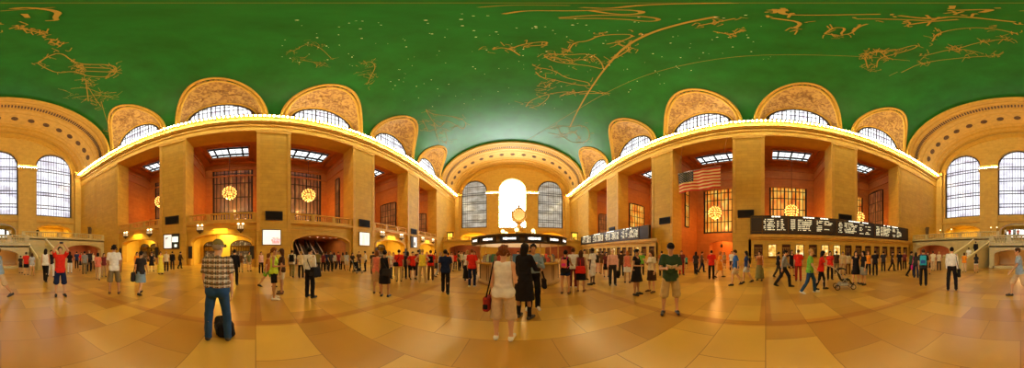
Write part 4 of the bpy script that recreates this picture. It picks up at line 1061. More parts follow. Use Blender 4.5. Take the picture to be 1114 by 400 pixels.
# ------------------------------------------------------------------ lanterns and sign in the passages
sg_ = empty('hanging_sign', PL(-4.2, 2.2, 1.4), label='black hanging sign between the two bronze doors', cat='sign')
m = MB(); m.box(-.05,.05,-.7,.7,0,.35); m.build('sign_board', M['black'], sg_)
m = MB()
for q in (-.5,.5): m.tube([(0,q,.35),(0,q,1.6)], .015, 5)
m.build('hanger', M['iron'], sg_)
m = MB()
for q in range(7): m.box(.05,.055,-.55+q*.16,-.44+q*.16,.12,.24)
m.build('lettering', M['glyph'], sg_)
for k in (0,1,3,4):
    c = BAYS[k]
    for q in (-.9,.9):
        r = empty('entrance_board', PL(c+q*3.98, 0, .15), label='tall dark notice board beside the %s arch, %s' % (['staircase end','bronze door','','second','booth end'][k] , 'side away from booth' if q < 0 else 'side towards booth'), cat='notice board', group='notice boards beside the arches')
        m = MB(); m.box(0,.06,-.24,.24,.9,2.3); m.build('board', M['black'], r)
        m = MB(); m.box(.06,.09,-.27,.27,2.27,2.33); m.box(.06,.09,-.27,.27,.87,.93); m.box(.06,.09,-.27,-.21,.9,2.3); m.box(.06,.09,.21,.27,.9,2.3); m.build('frame', M['bronze'], r)
# lamp inside the archway of the flag bay
r = empty('hanging_lantern', (27.3, 7.6, 2.6), label='dark lantern hanging in the orange archway under the flag', cat='lantern')
m = MB(); m.lathe([(.05,.5),(.2,.4),(.22,0),(.1,-.1),(0,-.12)], n=8); m.build('body', M['iron'], r); m = MB(); m.tube([(0,0,.5),(0,0,1.15)], .02, 5); m.build('chain', M['iron'], r)
m = MB(); PRb = PR
m.pbox(PRb, 4.5, 11.1, 0, 4.6, 14, 14.2); m.pbox(PRb, 4.3, 4.5, 0, 4.6, 10.2, 14.2); m.pbox(PRb, 11.1, 11.3, 0, 4.6, 10.2, 14.2); m.pbox(PRb, 4.3, 11.3, 4.6, 4.8, 10.2, 14.2)
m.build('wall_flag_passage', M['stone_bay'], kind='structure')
lamp('flag_passage_lamp', 'AREA', PRb(7.8, 4.5, 12), 260, (1,.45,.12), 5, 3)
# ------------------------------------------------------------------ people: implicit bodies turned into one smooth surface
class Field:
    def __init__(s, lo, hi, vox):
        s.v = vox; s.lo = np.array(lo, float); s.n = [max(3, int(math.ceil((hi[i]-lo[i])/vox))+1) for i in range(3)]
        s.ax = [s.lo[i]+vox*np.arange(s.n[i]) for i in range(3)]; s.F = np.full(s.n, .08, np.float32)
    def sl(s, lo, hi):
        r = []
        for i in range(3):
            a = int(max(0, math.floor((lo[i]-s.lo[i])/s.v))); b = int(min(s.n[i], math.ceil((hi[i]-s.lo[i])/s.v)+1)); 
            if b <= a: return None, None
            r.append(slice(a, b))
        g = np.meshgrid(*[s.ax[i][r[i]] for i in range(3)], indexing='ij'); return tuple(r), g
    def comb(s, r, d, k):
        F = s.F[r]; h = np.maximum(k-np.abs(F-d), 0)/k; s.F[r] = np.minimum(F, d)-h*h*k*.25
    def cap(s, a, b, ra, rb, k=.02, flat=False, fx=1):
        a = np.array(a, float); b = np.array(b, float); m = max(ra, rb)+k+3*s.v
        r, g = s.sl(np.minimum(a,b)-m, np.maximum(a,b)+m)
        if r is None: return
        ba = b-a; L2 = max(ba@ba, 1e-9); P = [g[i]-a[i] for i in range(3)]
        t0 = (P[0]*ba[0]+P[1]*ba[1]+P[2]*ba[2])/L2; t = np.clip(t0, 0, 1)
        d = np.sqrt(sum((P[i]-t*ba[i])**2 for i in range(3)))-(ra+(rb-ra)*t)
        if flat: d = np.maximum(d, (t0-1)*math.sqrt(L2))
        s.comb(r, d, k)
    def ell(s, c, rad, k=.03, R=None, sub=False):
        c = np.array(c, float); m = max(rad)+k+3*s.v; r, g = s.sl(c-m, c+m)
        if r is None: return
        P = [g[i]-c[i] for i in range(3)]
        if R is not None: P = [R[0][i]*P[0]+R[1][i]*P[1]+R[2][i]*P[2] for i in range(3)]
        k0 = np.sqrt(sum((P[i]/rad[i])**2 for i in range(3))); k1 = np.sqrt(sum((P[i]/rad[i]**2)**2 for i in range(3)))+1e-9
        d = k0*(k0-1)/k1
        if sub:
            F = s.F[r]; h = np.maximum(k-np.abs(-F-d), 0)/k; s.F[r] = np.maximum(F, -d)+h*h*k*.25
        else: s.comb(r, d, k)
    def frus(s, c0, c1, r0, r1, k=.02, R=None, box=.0):
        """elliptic cone between c0 (radii r0) and c1 (radii r1), flat ends"""
        c0 = np.array(c0, float); c1 = np.array(c1, float); m = max(*r0,*r1)+k+3*s.v
        r, g = s.sl(np.minimum(c0,c1)-m, np.maximum(c0,c1)+m)
        if r is None: return
        ax = c1-c0; L = np.linalg.norm(ax); ax = ax/L; P = [g[i]-c0[i] for i in range(3)]
        u = np.array(R)[:,0] if R is not None else np.array([1.,0,0]); u = u-ax*(u@ax); u /= np.linalg.norm(u); w = np.cross(ax, u)
        t0 = P[0]*ax[0]+P[1]*ax[1]+P[2]*ax[2]; t = np.clip(t0/L, 0, 1)
        X = P[0]*u[0]+P[1]*u[1]+P[2]*u[2]; Y = P[0]*w[0]+P[1]*w[1]+P[2]*w[2]
        ra = r0[0]+(r1[0]-r0[0])*t; rb = r0[1]+(r1[1]-r0[1])*t
        d = (np.sqrt((X/ra)**2+(Y/rb)**2)-1)*np.minimum(ra, rb)
        d = np.maximum(d, np.maximum(-t0, t0-L)); s.comb(r, d, k)
    def cut(s, p, n):
        """keep the side the normal points away from"""
        g = np.meshgrid(*s.ax, indexing='ij'); d = sum((g[i]-p[i])*n[i] for i in range(3)); s.F = np.maximum(s.F, d.astype(np.float32))
    def noise(s, amp, sc=30, seed=0):
        g = np.meshgrid(*s.ax, indexing='ij'); s.F += (amp*(np.sin(g[2]*sc+3*np.sin(g[0]*sc*.5+seed))+np.sin(g[0]*sc*.8+g[2]*sc*.5+2*np.sin(g[1]*sc*.6)))).astype(np.float32)*.5
    def mesh(s, name):
        F = s.F.copy(); F[0]=F[-1]=.05; F[:,0]=F[:,-1]=.05; F[:,:,0]=F[:,:,-1]=.05
        ins = F < 0; nx, ny, nz = F.shape
        acc = np.zeros((nx-1,ny-1,nz-1,3), np.float32); cnt = np.zeros((nx-1,ny-1,nz-1), np.float32)
        for axis in range(3):
            for da in (0,1):
                for db in (0,1):
                    o = [(axis+1)%3, (axis+2)%3]; a = [slice(0,-1)]*3; b = [slice(0,-1)]*3
                    for q, dd in zip(o, (da,db)): a[q] = slice(dd, F.shape[q]-1+dd); b[q] = a[q]
                    b[axis] = slice(1, None); fa, fb = F[tuple(a)], F[tuple(b)]
                    cr = (fa < 0) != (fb < 0); t = np.where(cr, fa/(fa-fb+1e-12), 0)
                    off = [0,0,0]; off[o[0]] = da; off[o[1]] = db
                    for q in range(3): acc[...,q] += np.where(cr, (t if q == axis else off[q]), 0)
                    cnt += cr
        act = cnt > 0; idx = -np.ones(act.shape, np.int64); idx[act] = np.arange(act.sum())
        cells = np.argwhere(act); V = s.lo+s.v*(cells+acc[act]/cnt[act][:,None])
        Q = []
        for axis in range(3):
            o1, o2 = (axis+1)%3, (axis+2)%3; a = [slice(None)]*3; b = [slice(None)]*3; a[axis] = slice(0,-1); b[axis] = slice(1,None)
            cr = ins[tuple(a)] != ins[tuple(b)]; e = np.argwhere(cr)
            e = e[(e[:,o1] > 0) & (e[:,o2] > 0) & (e[:,o1] < F.shape[o1]-1) & (e[:,o2] < F.shape[o2]-1)]
            fl = ins[tuple(a)][tuple(e.T)]
            def at(d1, d2): c = e.copy(); c[:,o1] -= d1; c[:,o2] -= d2; return idx[tuple(c.T)]
            q = np.stack([at(1,1), at(0,1), at(0,0), at(1,0)], 1); q[~fl] = q[~fl][:, ::-1]; Q.append(q)
        Q = np.concatenate(Q); Q = Q[(Q >= 0).all(1)]
        me = bpy.data.meshes.new(name); me.vertices.add(len(V)); me.vertices.foreach_set('co', V.astype(np.float32).ravel())
        me.loops.add(len(Q)*4); me.loops.foreach_set('vertex_index', Q.astype(np.int32).ravel())
        me.polygons.add(len(Q)); me.polygons.foreach_set('loop_start', np.arange(0, len(Q)*4, 4, dtype=np.int32)); me.polygons.foreach_set('loop_total', np.full(len(Q), 4, np.int32))
        me.update(calc_edges=True); me.polygons.foreach_set('use_smooth', np.ones(len(Q), bool)); me.validate(); return me
def nv(v): v = np.array(v, float); return v/np.linalg.norm(v)
# arm / leg directions per pose: (upper, fore) for the figure's left (-x) and right (+x); legs (thigh, shin)
DN_ = (0,0,-1)
POSES = {
 'stand':  dict(a=[((-.16,.02,-1),(-.03,.16,-1)),((.16,.02,-1),(.03,.16,-1))], l=[((-.07,.02,-1),(0,-.02,-1)),((.07,.02,-1),(0,-.02,-1))]),
 'relaxed':dict(a=[((-.20,-.04,-1),(.02,.20,-1)),((.14,.08,-1),(-.15,.55,-.8))], l=[((-.10,.0,-1),(0,0,-1)),((.12,.14,-1),(.04,-.12,-1))]),
 'walk':   dict(a=[((-.14,-.32,-1),(0,.05,-1)),((.14,.30,-1),(-.05,.6,-.9))], l=[((-.02,.42,-1),(0,.06,-1)),((.02,-.22,-1),(0,-.62,-1))], lean=.05),
 'stride': dict(a=[((-.14,.45,-1),(0,.75,-.8)),((.14,-.45,-1),(0,-.1,-1))], l=[((-.02,-.38,-1),(0,-.75,-1)),((.02,.58,-1),(0,.12,-1))], lean=.08),
 'read':   dict(a=[((-.20,.18,-1),(.42,.88,.10)),((.20,.18,-1),(-.42,.88,.10))], l=[((-.13,.02,-1),(-.02,0,-1)),((.15,.10,-1),(.05,-.08,-1))], head=.3),
 'phone':  dict(a=[((-.16,.0,-1),(-.02,.15,-1)),((.25,.25,-1),(-.25,.75,.65))], l=[((-.07,0,-1),(0,0,-1)),((.10,.05,-1),(0,-.03,-1))], head=.2),
 'photo':  dict(a=[((-.2,.6,.62),(.62,.12,.8)),((.2,.6,.62),(-.62,.12,.8))], l=[((-.11,.02,-1),(-.02,0,-1)),((.11,.02,-1),(.02,0,-1))], head=-.25),
 'hips':   dict(a=[((-.72,-.22,-.8),(.75,.25,-.6)),((.72,-.22,-.8),(-.75,.25,-.6))], l=[((-.12,0,-1),(-.02,0,-1)),((.12,0,-1),(.02,0,-1))]),
 'reach':  dict(a=[((-.16,.02,-1),(-.03,.2,-1)),((.22,.45,-.85),(-.10,.95,-.15))], l=[((-.09,.02,-1),(0,-.02,-1)),((.10,.08,-1),(0,-.08,-1))], lean=.05),
 'push':   dict(a=[((-.14,.35,-.9),(0,.9,-.3)),((.14,.35,-.9),(0,.9,-.3))], l=[((-.03,.36,-1),(0,.05,-1)),((.03,-.18,-1),(0,-.5,-1))], lean=.12),
 'strap':  dict(a=[((-.25,.12,-1),(.72,.62,.45)),((.18,-.02,-1),(.03,.22,-1))], l=[((-.07,0,-1),(0,0,-1)),((.11,.06,-1),(.02,-.03,-1))]),
 'down':   dict(a=[((-.13,.05,-1),(.10,.25,-1)),((.15,.0,-1),(.02,.12,-1))], l=[((-.12,-.02,-1),(-.02,0,-1)),((.14,.05,-1),(.05,-.02,-1))], head=.1),
 'bentarm':dict(a=[((-.16,-.02,-1),(0,.12,-1)),((.20,-.02,-1),(-.10,1.0,.02))], l=[((-.07,0,-1),(0,0,-1)),((.09,.04,-1),(.0,-.04,-1))]),
}
def skel(pose, sex, turn=0):
    P = POSES[pose]; J = {}
    hw = .088 if sex == 'm' else .092; sw = .178 if sex == 'm' else .152
    zs = []
    for i, sd in enumerate((-1, 1)):
        hip = np.array([sd*hw, 0, 0.]); kn = hip+.43*nv(P['l'][i][0]); an = kn+.42*nv(P['l'][i][1]); J['hip%d'%i], J['knee%d'%i], J['ank%d'%i] = hip, kn, an; zs.append(an[2])
    hz = -min(zs)+.085
    for k in list(J): J[k] = J[k]+np.array([0,0,hz])
    J['hz'] = hz; ln = P.get('lean', 0); c, s_ = math.cos(ln), math.sin(ln)
    Rt = np.array([[1,0,0],[0,c,s_],[0,-s_,c]]); J['R'] = Rt                    # upper body leans towards +y
    T = lambda p: Rt @ np.array(p, float)+np.array([0,0,hz]); J['T'] = T
    for i, sd in enumerate((-1, 1)):
        sh = T((sd*sw, -.01, .475)); el = sh+.285*nv(P['a'][i][0]); wr = el+.25*nv(P['a'][i][1]); J['sh%d'%i], J['el%d'%i], J['wr%d'%i] = sh, el, wr
    hd = P.get('head', 0.05); ch, s2 = math.cos(hd), math.sin(hd); Rx = np.array([[1,0,0],[0,ch,s2],[0,-s2,ch]])
    ct, st = math.cos(turn), math.sin(turn); Rz = np.array([[ct,-st,0],[st,ct,0],[0,0,1]]); RH = Rt @ Rz @ Rx; J['RH'] = RH
    J['neck'] = T((0,-.01,.52)); J['HT'] = lambda p: J['neck']+Rt@np.array([0,.005,.05])+RH @ (np.array(p, float)+np.array([0,.015,.115]))
    return J
def body_mesh(pose, sex, vox, turn=0, heavy=0):
    J = skel(pose, sex, turn); T, R, HT, RH = J['T'], J['R'], J['HT'], J['RH']; m = sex == 'm'
    pts = np.array([J[k] for k in J if k[:2] in ('kn','an','sh','el','wr') and k != 'knee']+[HT((0,0,0))])
    lo = pts.min(0)-.26; hi = pts.max(0)+.26; lo[2] = -.01; hi[2] = max(HT((0,0,.2))[2], hi[2]-.05)
    lo[:2] = np.minimum(lo[:2], -.28); hi[:2] = np.maximum(hi[:2], .28)
    f = Field(lo, hi, vox)
    # torso
    f.ell(T((0,0,.02)), (.155 if m else .17, .105, .12), .04, R)
    for sd in (-1,1): f.ell(T((sd*.075,-.045,-.03)), (.085,.085,.09), .04, R)
    f.ell(T((0,.0+heavy*.05,.17)), ((.135 if m else .118)+heavy*.05, .093+heavy*.05, .13), .05, R)
    f.ell(T((0,0,.355)), (.158 if m else .135, .103, .165), .05, R)
    w = .125 if m else .105
    f.cap(T((-w,-.01,.462)), T((w,-.01,.462)), .058, .058, .05)
    if not m:
        for sd in (-1,1): f.ell(T((sd*.065,.08,.335)), (.058,.05,.055), .03, R)
    f.cap(T((0,-.015,.48)), T((0,.0,.50))+J['RH']@np.array([0,.0,.09]), .055 if m else .047, .052 if m else .044, .035)
    # head
    f.ell(HT((0,-.008,.022)), (.075,.096,.093), .02, RH); f.ell(HT((0,.022,-.042)), (.058,.066,.075), .03, RH)
    f.ell(HT((0,.05,-.092)), (.03,.03,.022), .025, RH)
    if vox < .02:
        for sd in (-1,1):
            f.ell(HT((sd*.031,.093,.008)), (.017,.014,.012), .012, RH, sub=True)
            f.ell(HT((sd*.076,-.008,-.012)), (.011,.021,.031), .008, RH)
            f.ell(HT((sd*.034,.082,.028)), (.024,.012,.008), .012, RH)
        f.cap(HT((0,.086,.012)), HT((0,.107,-.026)), .009, .014, .010); f.ell(HT((0,.083,-.055)), (.024,.012,.007), .006, RH); f.ell(HT((0,.081,-.067)), (.019,.012,.007), .006, RH)
    # legs
    for i, sd in enumerate((-1,1)):
        h, k, a = J['hip%d'%i], J['knee%d'%i], J['ank%d'%i]
        f.cap(h, k, .083 if m else .088, .052, .04); f.cap(k, a, .051, .034, .025)
        d = nv(a-k); f.ell(k+d*.13+np.array([0,-.018,0]), (.047,.048,.10), .03)
        pit = -.5 if a[2] > .12 else 0
        toe = a+np.array([sd*.03, .155*math.cos(pit), -.055+.155*math.sin(pit)]); heel = a+np.array([0,-.035,-.05])
        f.cap(heel, toe, .034, .025, .02); f.cap(a, heel, .034, .034, .02); f.cap(a, (toe+a)/2+np.array([0,0,-.01]), .03, .028, .02)
    # arms and hands
    for i, sd in enumerate((-1,1)):
        s_, e, w_ = J['sh%d'%i], J['el%d'%i], J['wr%d'%i]; q = 1 if m else .86
        f.cap(s_, e, .050*q, .037*q, .035); f.cap(e, w_, .038*q, .025*q, .02); f.ell(s_, (.056*q,.056*q,.06*q), .04)
        d = nv(w_-e); side = np.array([0,1.,0]) if abs(d[1]) < .6 else np.array([-sd*.25,0,1.0]); side = nv(side-d*(side@d)); pn = np.cross(d, side)*sd   # palm normal, towards the body
        if (pn@np.array([-sd,0,0.])) < 0 and abs(d[1]) < .6: pn = -pn
        pc = w_+d*.048; M3 = np.stack([side, pn, d], 1); f.ell(pc, (.040*q, .017, .050), .012, M3)
        lens = (.078,.088,.083,.066)
        for j in range(4):
            b = pc+d*.036+side*(.0285-.019*j)*q; t = nv(d*1.0+pn*.22+side*(.10-.07*j)); mid = b+t*lens[j]*.52; t2 = nv(d*.8+pn*.75); tip = mid+t2*lens[j]*.48
            rf = max(.0085, vox*.62); f.cap(b, mid, rf*1.05, rf, .005); f.cap(mid, tip, rf, rf*.85, .004)
        b = w_+d*.028+side*.026; mid = b+nv(side*.8+d*.7+pn*.3)*.042; tip = mid+nv(d+side*.15+pn*.35)*.032; rf = max(.0105, vox*.65); f.cap(b, mid, rf*1.15, rf, .008); f.cap(mid, tip, rf, rf*.85, .004)
    return f.mesh('body'), J
def torso_fit(f, J, m, o, k=.03, heavy=0):
    T, R = J['T'], J['R']
    f.ell(T((0,0,.355)), ((.158 if m else .138)+o, .103+o, .165), k, R); w = .125 if m else .105
    f.cap(T((-w,-.01,.462)), T((w,-.01,.462)), .056+o, .056+o, .04)
    if not m:
        for sd in (-1,1): f.ell(T((sd*.065,.08,.335)), (.058+o,.05+o,.055+o), .03, R)
def top_mesh(pose, sex, kind, vox, heavy=0):
    J = skel(pose, sex); T, R = J['T'], J['R']; m = sex == 'm'
    pts = [T((0,0,-.3)), T((0,0,.6))]+[J[k+'%d'%i] for k in ('sh','el','wr') for i in (0,1)]
    pts = np.array(pts); lo, hi = pts.min(0)-.16, pts.max(0)+.16; lo[:2] = np.minimum(lo[:2], -.32); hi[:2] = np.maximum(hi[:2], .32)
    f = Field(lo, hi, vox); o = .017 if kind not in ('jacket','coat') else .028
    torso_fit(f, J, m, o)
    hem = {'tee':-.09,'long':.06,'tank':-.06,'blouse':-.05,'jacket':-.14,'coat':-.5,'crop':-.02,'tuck':.05,'dress':-.40,'vest':-.05}[kind]
    wr_ = (.150 if m else .135)+heavy*.05; hr = (.168 if m else .178)+heavy*.03
    f.frus(T((0,0,.36)), T((0,0,.12)), ((.165 if m else .14)+o*.6, .112+o*.5), (wr_+o, .105+o+heavy*.05), .03, R)
    if kind == 'dress':
        f.frus(T((0,0,.14)), T((0,0,0)), (wr_+o,.105+o), (.185,.145), .03, R); f.frus(J['T']((0,0,.0)), np.array([0,0,J['hz']+hem]), (.187,.145), (.26,.22), .02)
    elif kind == 'coat':
        f.frus(T((0,0,.14)), T((0,0,0)), (wr_+o,.105+o), (.2,.155), .03, R); f.frus(J['T']((0,0,.0)), np.array([0,0,J['hz']+hem]), (.2,.155), (.25,.22), .02)
    else:
        f.frus(T((0,0,.14)), T((0,0,hem)), (wr_+o,.105+o+heavy*.05), (hr+o,.128+o), .03, R)
    if kind in ('tee','tank','blouse','vest','jacket','crop'):
        f.ell(T((0,0,.01)), ((.165 if m else .180)+.024+heavy*.03, .138, .13), .03, R)
        for sd in (-1,1): f.ell(T((sd*.078,-.045,-.03)), (.107,.105,.11), .03, R)
        f.cut(T((0,0,hem)), R@np.array([0,0,-1.]))
    for i in (0,1):
        s_, e, w_ = J['sh%d'%i], J['el%d'%i], J['wr%d'%i]; q = 1 if m else .88
        if kind in ('tee','blouse','dress','crop','tuck'): f.cap(s_, s_+(e-s_)*(.72 if kind != 'dress' else .35), (.058+o*.5)*q, (.062+o*.5)*q, .035, flat=True)
        elif kind in ('long','jacket','coat'): f.cap(s_, e, (.056+o*.5)*q, (.046+o*.5)*q, .035); f.cap(e, w_, (.046+o*.5)*q, (.036+o*.5)*q, .015, flat=True)
        elif kind in ('tank','vest'): f.ell(s_*.8+np.array([0,0,J['T']((0,0,.46))[2]])*.2, (.05,.05,.05), .03)
    if kind in ('long','jacket','coat','blouse','tuck') or (kind == 'tee' and m): f.frus(T((0,-.018,.49)), T((0,-.006,.545)), (.078 if m else .068, .074 if m else .064), (.064 if m else .055, .062 if m else .054), .012, R)
    if kind in ('tank','dress'): f.ell(T((0,.05,.53)), (.075,.08,.09), .02, R, sub=True)
    if kind == 'tank':
        for sd in (-1,1): f.ell(T((sd*.235,0,.43)), (.085,.14,.11), .01, R, sub=True)
    if vox < .02: f.noise(.004, 34, 1.3)
    return f.mesh('top')
def bottom_mesh(pose, sex, kind, vox, heavy=0):
    J = skel(pose, sex); T, R = J['T'], J['R']; m = sex == 'm'
    pts = np.array([T((0,0,.12))]+[J[k+'%d'%i] for k in ('hip','knee','ank') for i in (0,1)]); lo, hi = pts.min(0)-.18, pts.max(0)+.14; lo[2] = max(lo[2], .0)
    lo[:2] = np.minimum(lo[:2], -.3); hi[:2] = np.maximum(hi[:2], .3)
    f = Field(lo, hi, vox)
    f.ell(T((0,0,.01)), ((.165 if m else .180)+heavy*.035, .120+heavy*.03, .12), .03, R)
    for sd in (-1,1): f.ell(T((sd*.078,-.045-heavy*.02,-.03)), (.095+heavy*.015,.092,.10), .03, R)
    f.frus(T((0,0,-.02)), T((0,0,.10)), ((.165 if m else .178), .125), ((.150 if m else .135)+heavy*.05, .108+heavy*.05), .02, R)
    if kind in ('trousers','jeans','leggings','shorts','longshorts','minishorts'):
        w = {'trousers':(.094,.078,.066),'jeans':(.096,.070,.060),'leggings':(.094,.060,.042),'shorts':(.095,.106,.1),'longshorts':(.095,.102,.09),'minishorts':(.095,.1,.09)}[kind]
        for i in (0,1):
            h, k, a = J['hip%d'%i], J['knee%d'%i], J['ank%d'%i]
            if kind in ('shorts','minishorts'): fr = .82 if kind == 'shorts' else .42; f.cap(h, h+(k-h)*fr, w[0], w[1], .03, flat=True)
            elif kind == 'longshorts': f.cap(h, k, w[0], w[1], .03); f.cap(k, k+(a-k)*.12, w[1], w[2]+.012, .02, flat=True)
            else: f.cap(h, k, w[0], w[1], .03); f.cap(k, a+np.array([0,-.01,-.035]), w[1], w[2], .02, flat=True)
    else:
        L = {'skirt':-.42,'miniskirt':-.33,'longskirt':-.80}[kind]; fl = {'skirt':(.225,.19),'miniskirt':(.21,.17),'longskirt':(.27,.24)}[kind]
        f.frus(T((0,0,.0)), np.array([0,.0,J['hz']+L]), (.188,.148), fl, .03)
    if vox < .02: f.noise(.005, 28, .4)
    return f.mesh('bottom')
def shoe_mesh(pose, sex, i, vox):
    J = skel(pose, sex); a = J['ank%d'%i]; sd = (-1,1)[i]; pit = -.5 if a[2] > .12 else 0
    toe = a+np.array([sd*.032, .165*math.cos(pit), -.050+.165*math.sin(pit)]); heel = a+np.array([0,-.035,-.045])
    lo = np.minimum(toe, heel)-.08; hi = np.maximum(toe, heel)+.09; lo[2] = max(lo[2], -.012); f = Field(lo, hi, max(.008, vox*.75))
    f.cap(heel, toe, .043, .036, .02); f.cap(a+np.array([0,-.01,-.02]), heel, .042, .042, .02); f.cap(a+np.array([0,.0,-.03]), (toe+a)/2, .040, .038, .02)
    if pit == 0: f.cut((0,0,a[2]-.084), (0,0,-1))
    return f.mesh('shoe')
def hair_mesh(pose, sex, kind, vox, turn=0):
    J = skel(pose, sex, turn); HT, RH = J['HT'], J['RH']; c = HT((0,0,0)); f = Field(c-np.array([.24,.24,.42]), c+np.array([.24,.24,.24]), max(.007, vox*.7))
    f.ell(HT((0,-.012,.028)), (.086,.106,.101), .02, RH)
    if kind == 'bob': f.ell(HT((0,-.03,-.045)), (.093,.085,.085), .03, RH)
    if kind == 'curly':
        for q in range(14):
            a = q*2.4; z = .1-.011*q; f.ell(HT((.07*math.cos(a)*(1.2-z*4), -.025+.075*math.sin(a)*(1.2-z*4), z)), (.030,.030,.030), .012, RH)
    if kind == 'long': f.ell(HT((0,-.05,-.10)), (.088,.055,.16), .04, RH); f.ell(HT((0,-.03,-.03)), (.09,.08,.09), .03, RH)
    if kind == 'ponytail': f.cap(HT((0,-.10,.03)), HT((0,-.14,-.13)), .034, .018, .02)
    if kind == 'bun': f.ell(HT((0,-.11,.05)), (.045,.04,.042), .015, RH)
    f.ell(HT((0,.085,-.045)), (.068,.075,.095), .012, RH, sub=True)
    if kind in ('short','cropped','ponytail','bun'):
        f.ell(HT((0,-.01,-.115)), (.12,.13,.065), .02, RH, sub=True)
        for sd in (-1,1): f.ell(HT((sd*.085,.02,-.025)), (.022,.045,.045), .01, RH, sub=True)
    if kind == 'bald': f.ell(HT((0,.0,.12)), (.13,.13,.105), .02, RH, sub=True); f.ell(HT((0,0,-.12)), (.12,.13,.075), .02, RH, sub=True)
    if vox < .02: f.noise(.005 if kind != 'curly' else .009, 70, 2)
    return f.mesh('hair')
def cap_mesh(pose, sex, kind, vox, turn=0):
    J = skel(pose, sex, turn); HT, RH = J['HT'], J['RH']; c = HT((0,.05,0)); f = Field(c-.25, c+.25, max(.007, vox*.7))
    f.ell(HT((0,-.008,.04)), (.092,.112,.098), .01, RH)
    p = HT((0,0,.035)); n = RH@np.array([0,.1,-1.]); f.cut(p, n/np.linalg.norm(n))
    if kind == 'cap': f.ell(HT((0,.125,.042)), (.07,.075,.008), .012, RH)
    if kind == 'hat': f.ell(HT((0,0,.045)), (.17,.185,.010), .015, RH)
    return f.mesh('cap')
TPL = {}
def cached(key, fn):
    if key not in TPL: TPL[key] = fn()
    return TPL[key]
COLS = dict(white=(.80,.78,.70), cream=(.72,.62,.40), black=(.014,.012,.014), charcoal=(.035,.03,.03), navy=(.012,.02,.06), darkblue=(.02,.04,.12), blue=(.04,.12,.38), jeans=(.022,.065,.16), lightblue=(.30,.42,.55), cyan=(.04,.45,.62),
 red=(.70,.03,.015), darkred=(.32,.03,.02), coral=(.72,.20,.12), pink=(.75,.42,.34), magenta=(.75,.04,.28), orange=(.85,.28,.02), rust=(.42,.13,.03), yellow=(.85,.68,.06), lime=(.55,.75,.05), green=(.16,.42,.05), darkgreen=(.035,.07,.035), olive=(.20,.17,.05), teal=(.05,.30,.27),
 brown=(.13,.06,.025), darkbrown=(.06,.028,.014), khaki=(.50,.36,.15), beige=(.62,.47,.28), grey=(.25,.25,.24), lightgrey=(.48,.50,.50), bluegrey=(.22,.32,.40), maroon=(.16,.03,.03), tan=(.45,.27,.12), silver=(.5,.48,.42), khakidark=(.20,.15,.07))
SK = dict(light=(.62,.34,.17), fair=(.70,.40,.22), tan=(.48,.24,.10), brown=(.26,.12,.05), dark=(.12,.055,.025))
HC = dict(black=(.012,.009,.008), brown=(.07,.03,.012), auburn=(.20,.065,.018), blond=(.45,.27,.09), grey=(.30,.26,.20), ginger=(.45,.15,.03))
MC = {}
def cm(kind, n):
    k = (kind, n)
    if k not in MC:
        if n == 'plaid': MC[k] = plaid()
        else:
            d = {'cloth':COLS,'skin':SK,'hair':HC,'shoe':COLS}[kind]
            MC[k] = mat('%s_%s' % (n, kind), d[n], {'cloth':.85,'skin':.5,'hair':.6,'shoe':.5}[kind], var=.12 if kind in ('cloth','hair') else 0, vs=12)
        if kind in ('cloth','hair'): MC[k].node_tree.nodes['Principled BSDF'].inputs['Specular IOR Level'].default_value = .12
    return MC[k]
def plaid():
    m, N, L, b = nt('plaid_cloth'); tc = N.new('ShaderNodeTexCoord'); sp = N.new('ShaderNodeSeparateXYZ'); L.new(tc.outputs['Object'], sp.inputs[0])
    def stripe(out, sc, ph, th):
        mu = N.new('ShaderNodeMath'); mu.operation = 'MULTIPLY_ADD'; mu.inputs[1].default_value = sc; mu.inputs[2].default_value = ph; L.new(out, mu.inputs[0])
        si = N.new('ShaderNodeMath'); si.operation = 'SINE'; L.new(mu.outputs[0], si.inputs[0])
        g = N.new('ShaderNodeMath'); g.operation = 'GREATER_THAN'; g.inputs[1].default_value = th; L.new(si.outputs[0], g.inputs[0]); return g.outputs[0]
    def mixc(a, c2, f):
        x = N.new('ShaderNodeMix'); x.data_type = 'RGBA'; L.new(f, x.inputs[0])
        if isinstance(a, tuple): x.inputs[6].default_value = (*a,1)
        else: L.new(a, x.inputs[6])
        x.inputs[7].default_value = (*c2,1); return x.outputs[2]
    c = mixc((.62,.55,.42), (.24,.13,.06), stripe(sp.outputs[0], 78, 0, .25)); c = mixc(c, (.16,.12,.07), stripe(sp.outputs[2], 78, 1, .35))
    c = mixc(c, (.03,.05,.05), stripe(sp.outputs[0], 78, 2.4, .9)); c = mixc(c, (.62,.60,.50), stripe(sp.outputs[2], 78, 3.6, .86))
    L.new(c, b.inputs['Base Color']); b.inputs['Roughness'].default_value = .85; return m
def at(px, fy):
    az = (px-555.5)/FP; d = EYE/math.tan((fy-275)/FP); return d*math.sin(az), d*math.cos(az), az, d
BN_ = {'tee':'shirt','tuck':'shirt','long':'shirt','tank':'tank_top','blouse':'blouse','jacket':'jacket','coat':'coat','crop':'top','dress':'dress','vest':'vest'}
BB_ = {'trousers':'trousers','jeans':'jeans','leggings':'leggings','shorts':'shorts','longshorts':'shorts','minishorts':'shorts','skirt':'skirt','miniskirt':'skirt','longskirt':'skirt'}
PEOPLE = []
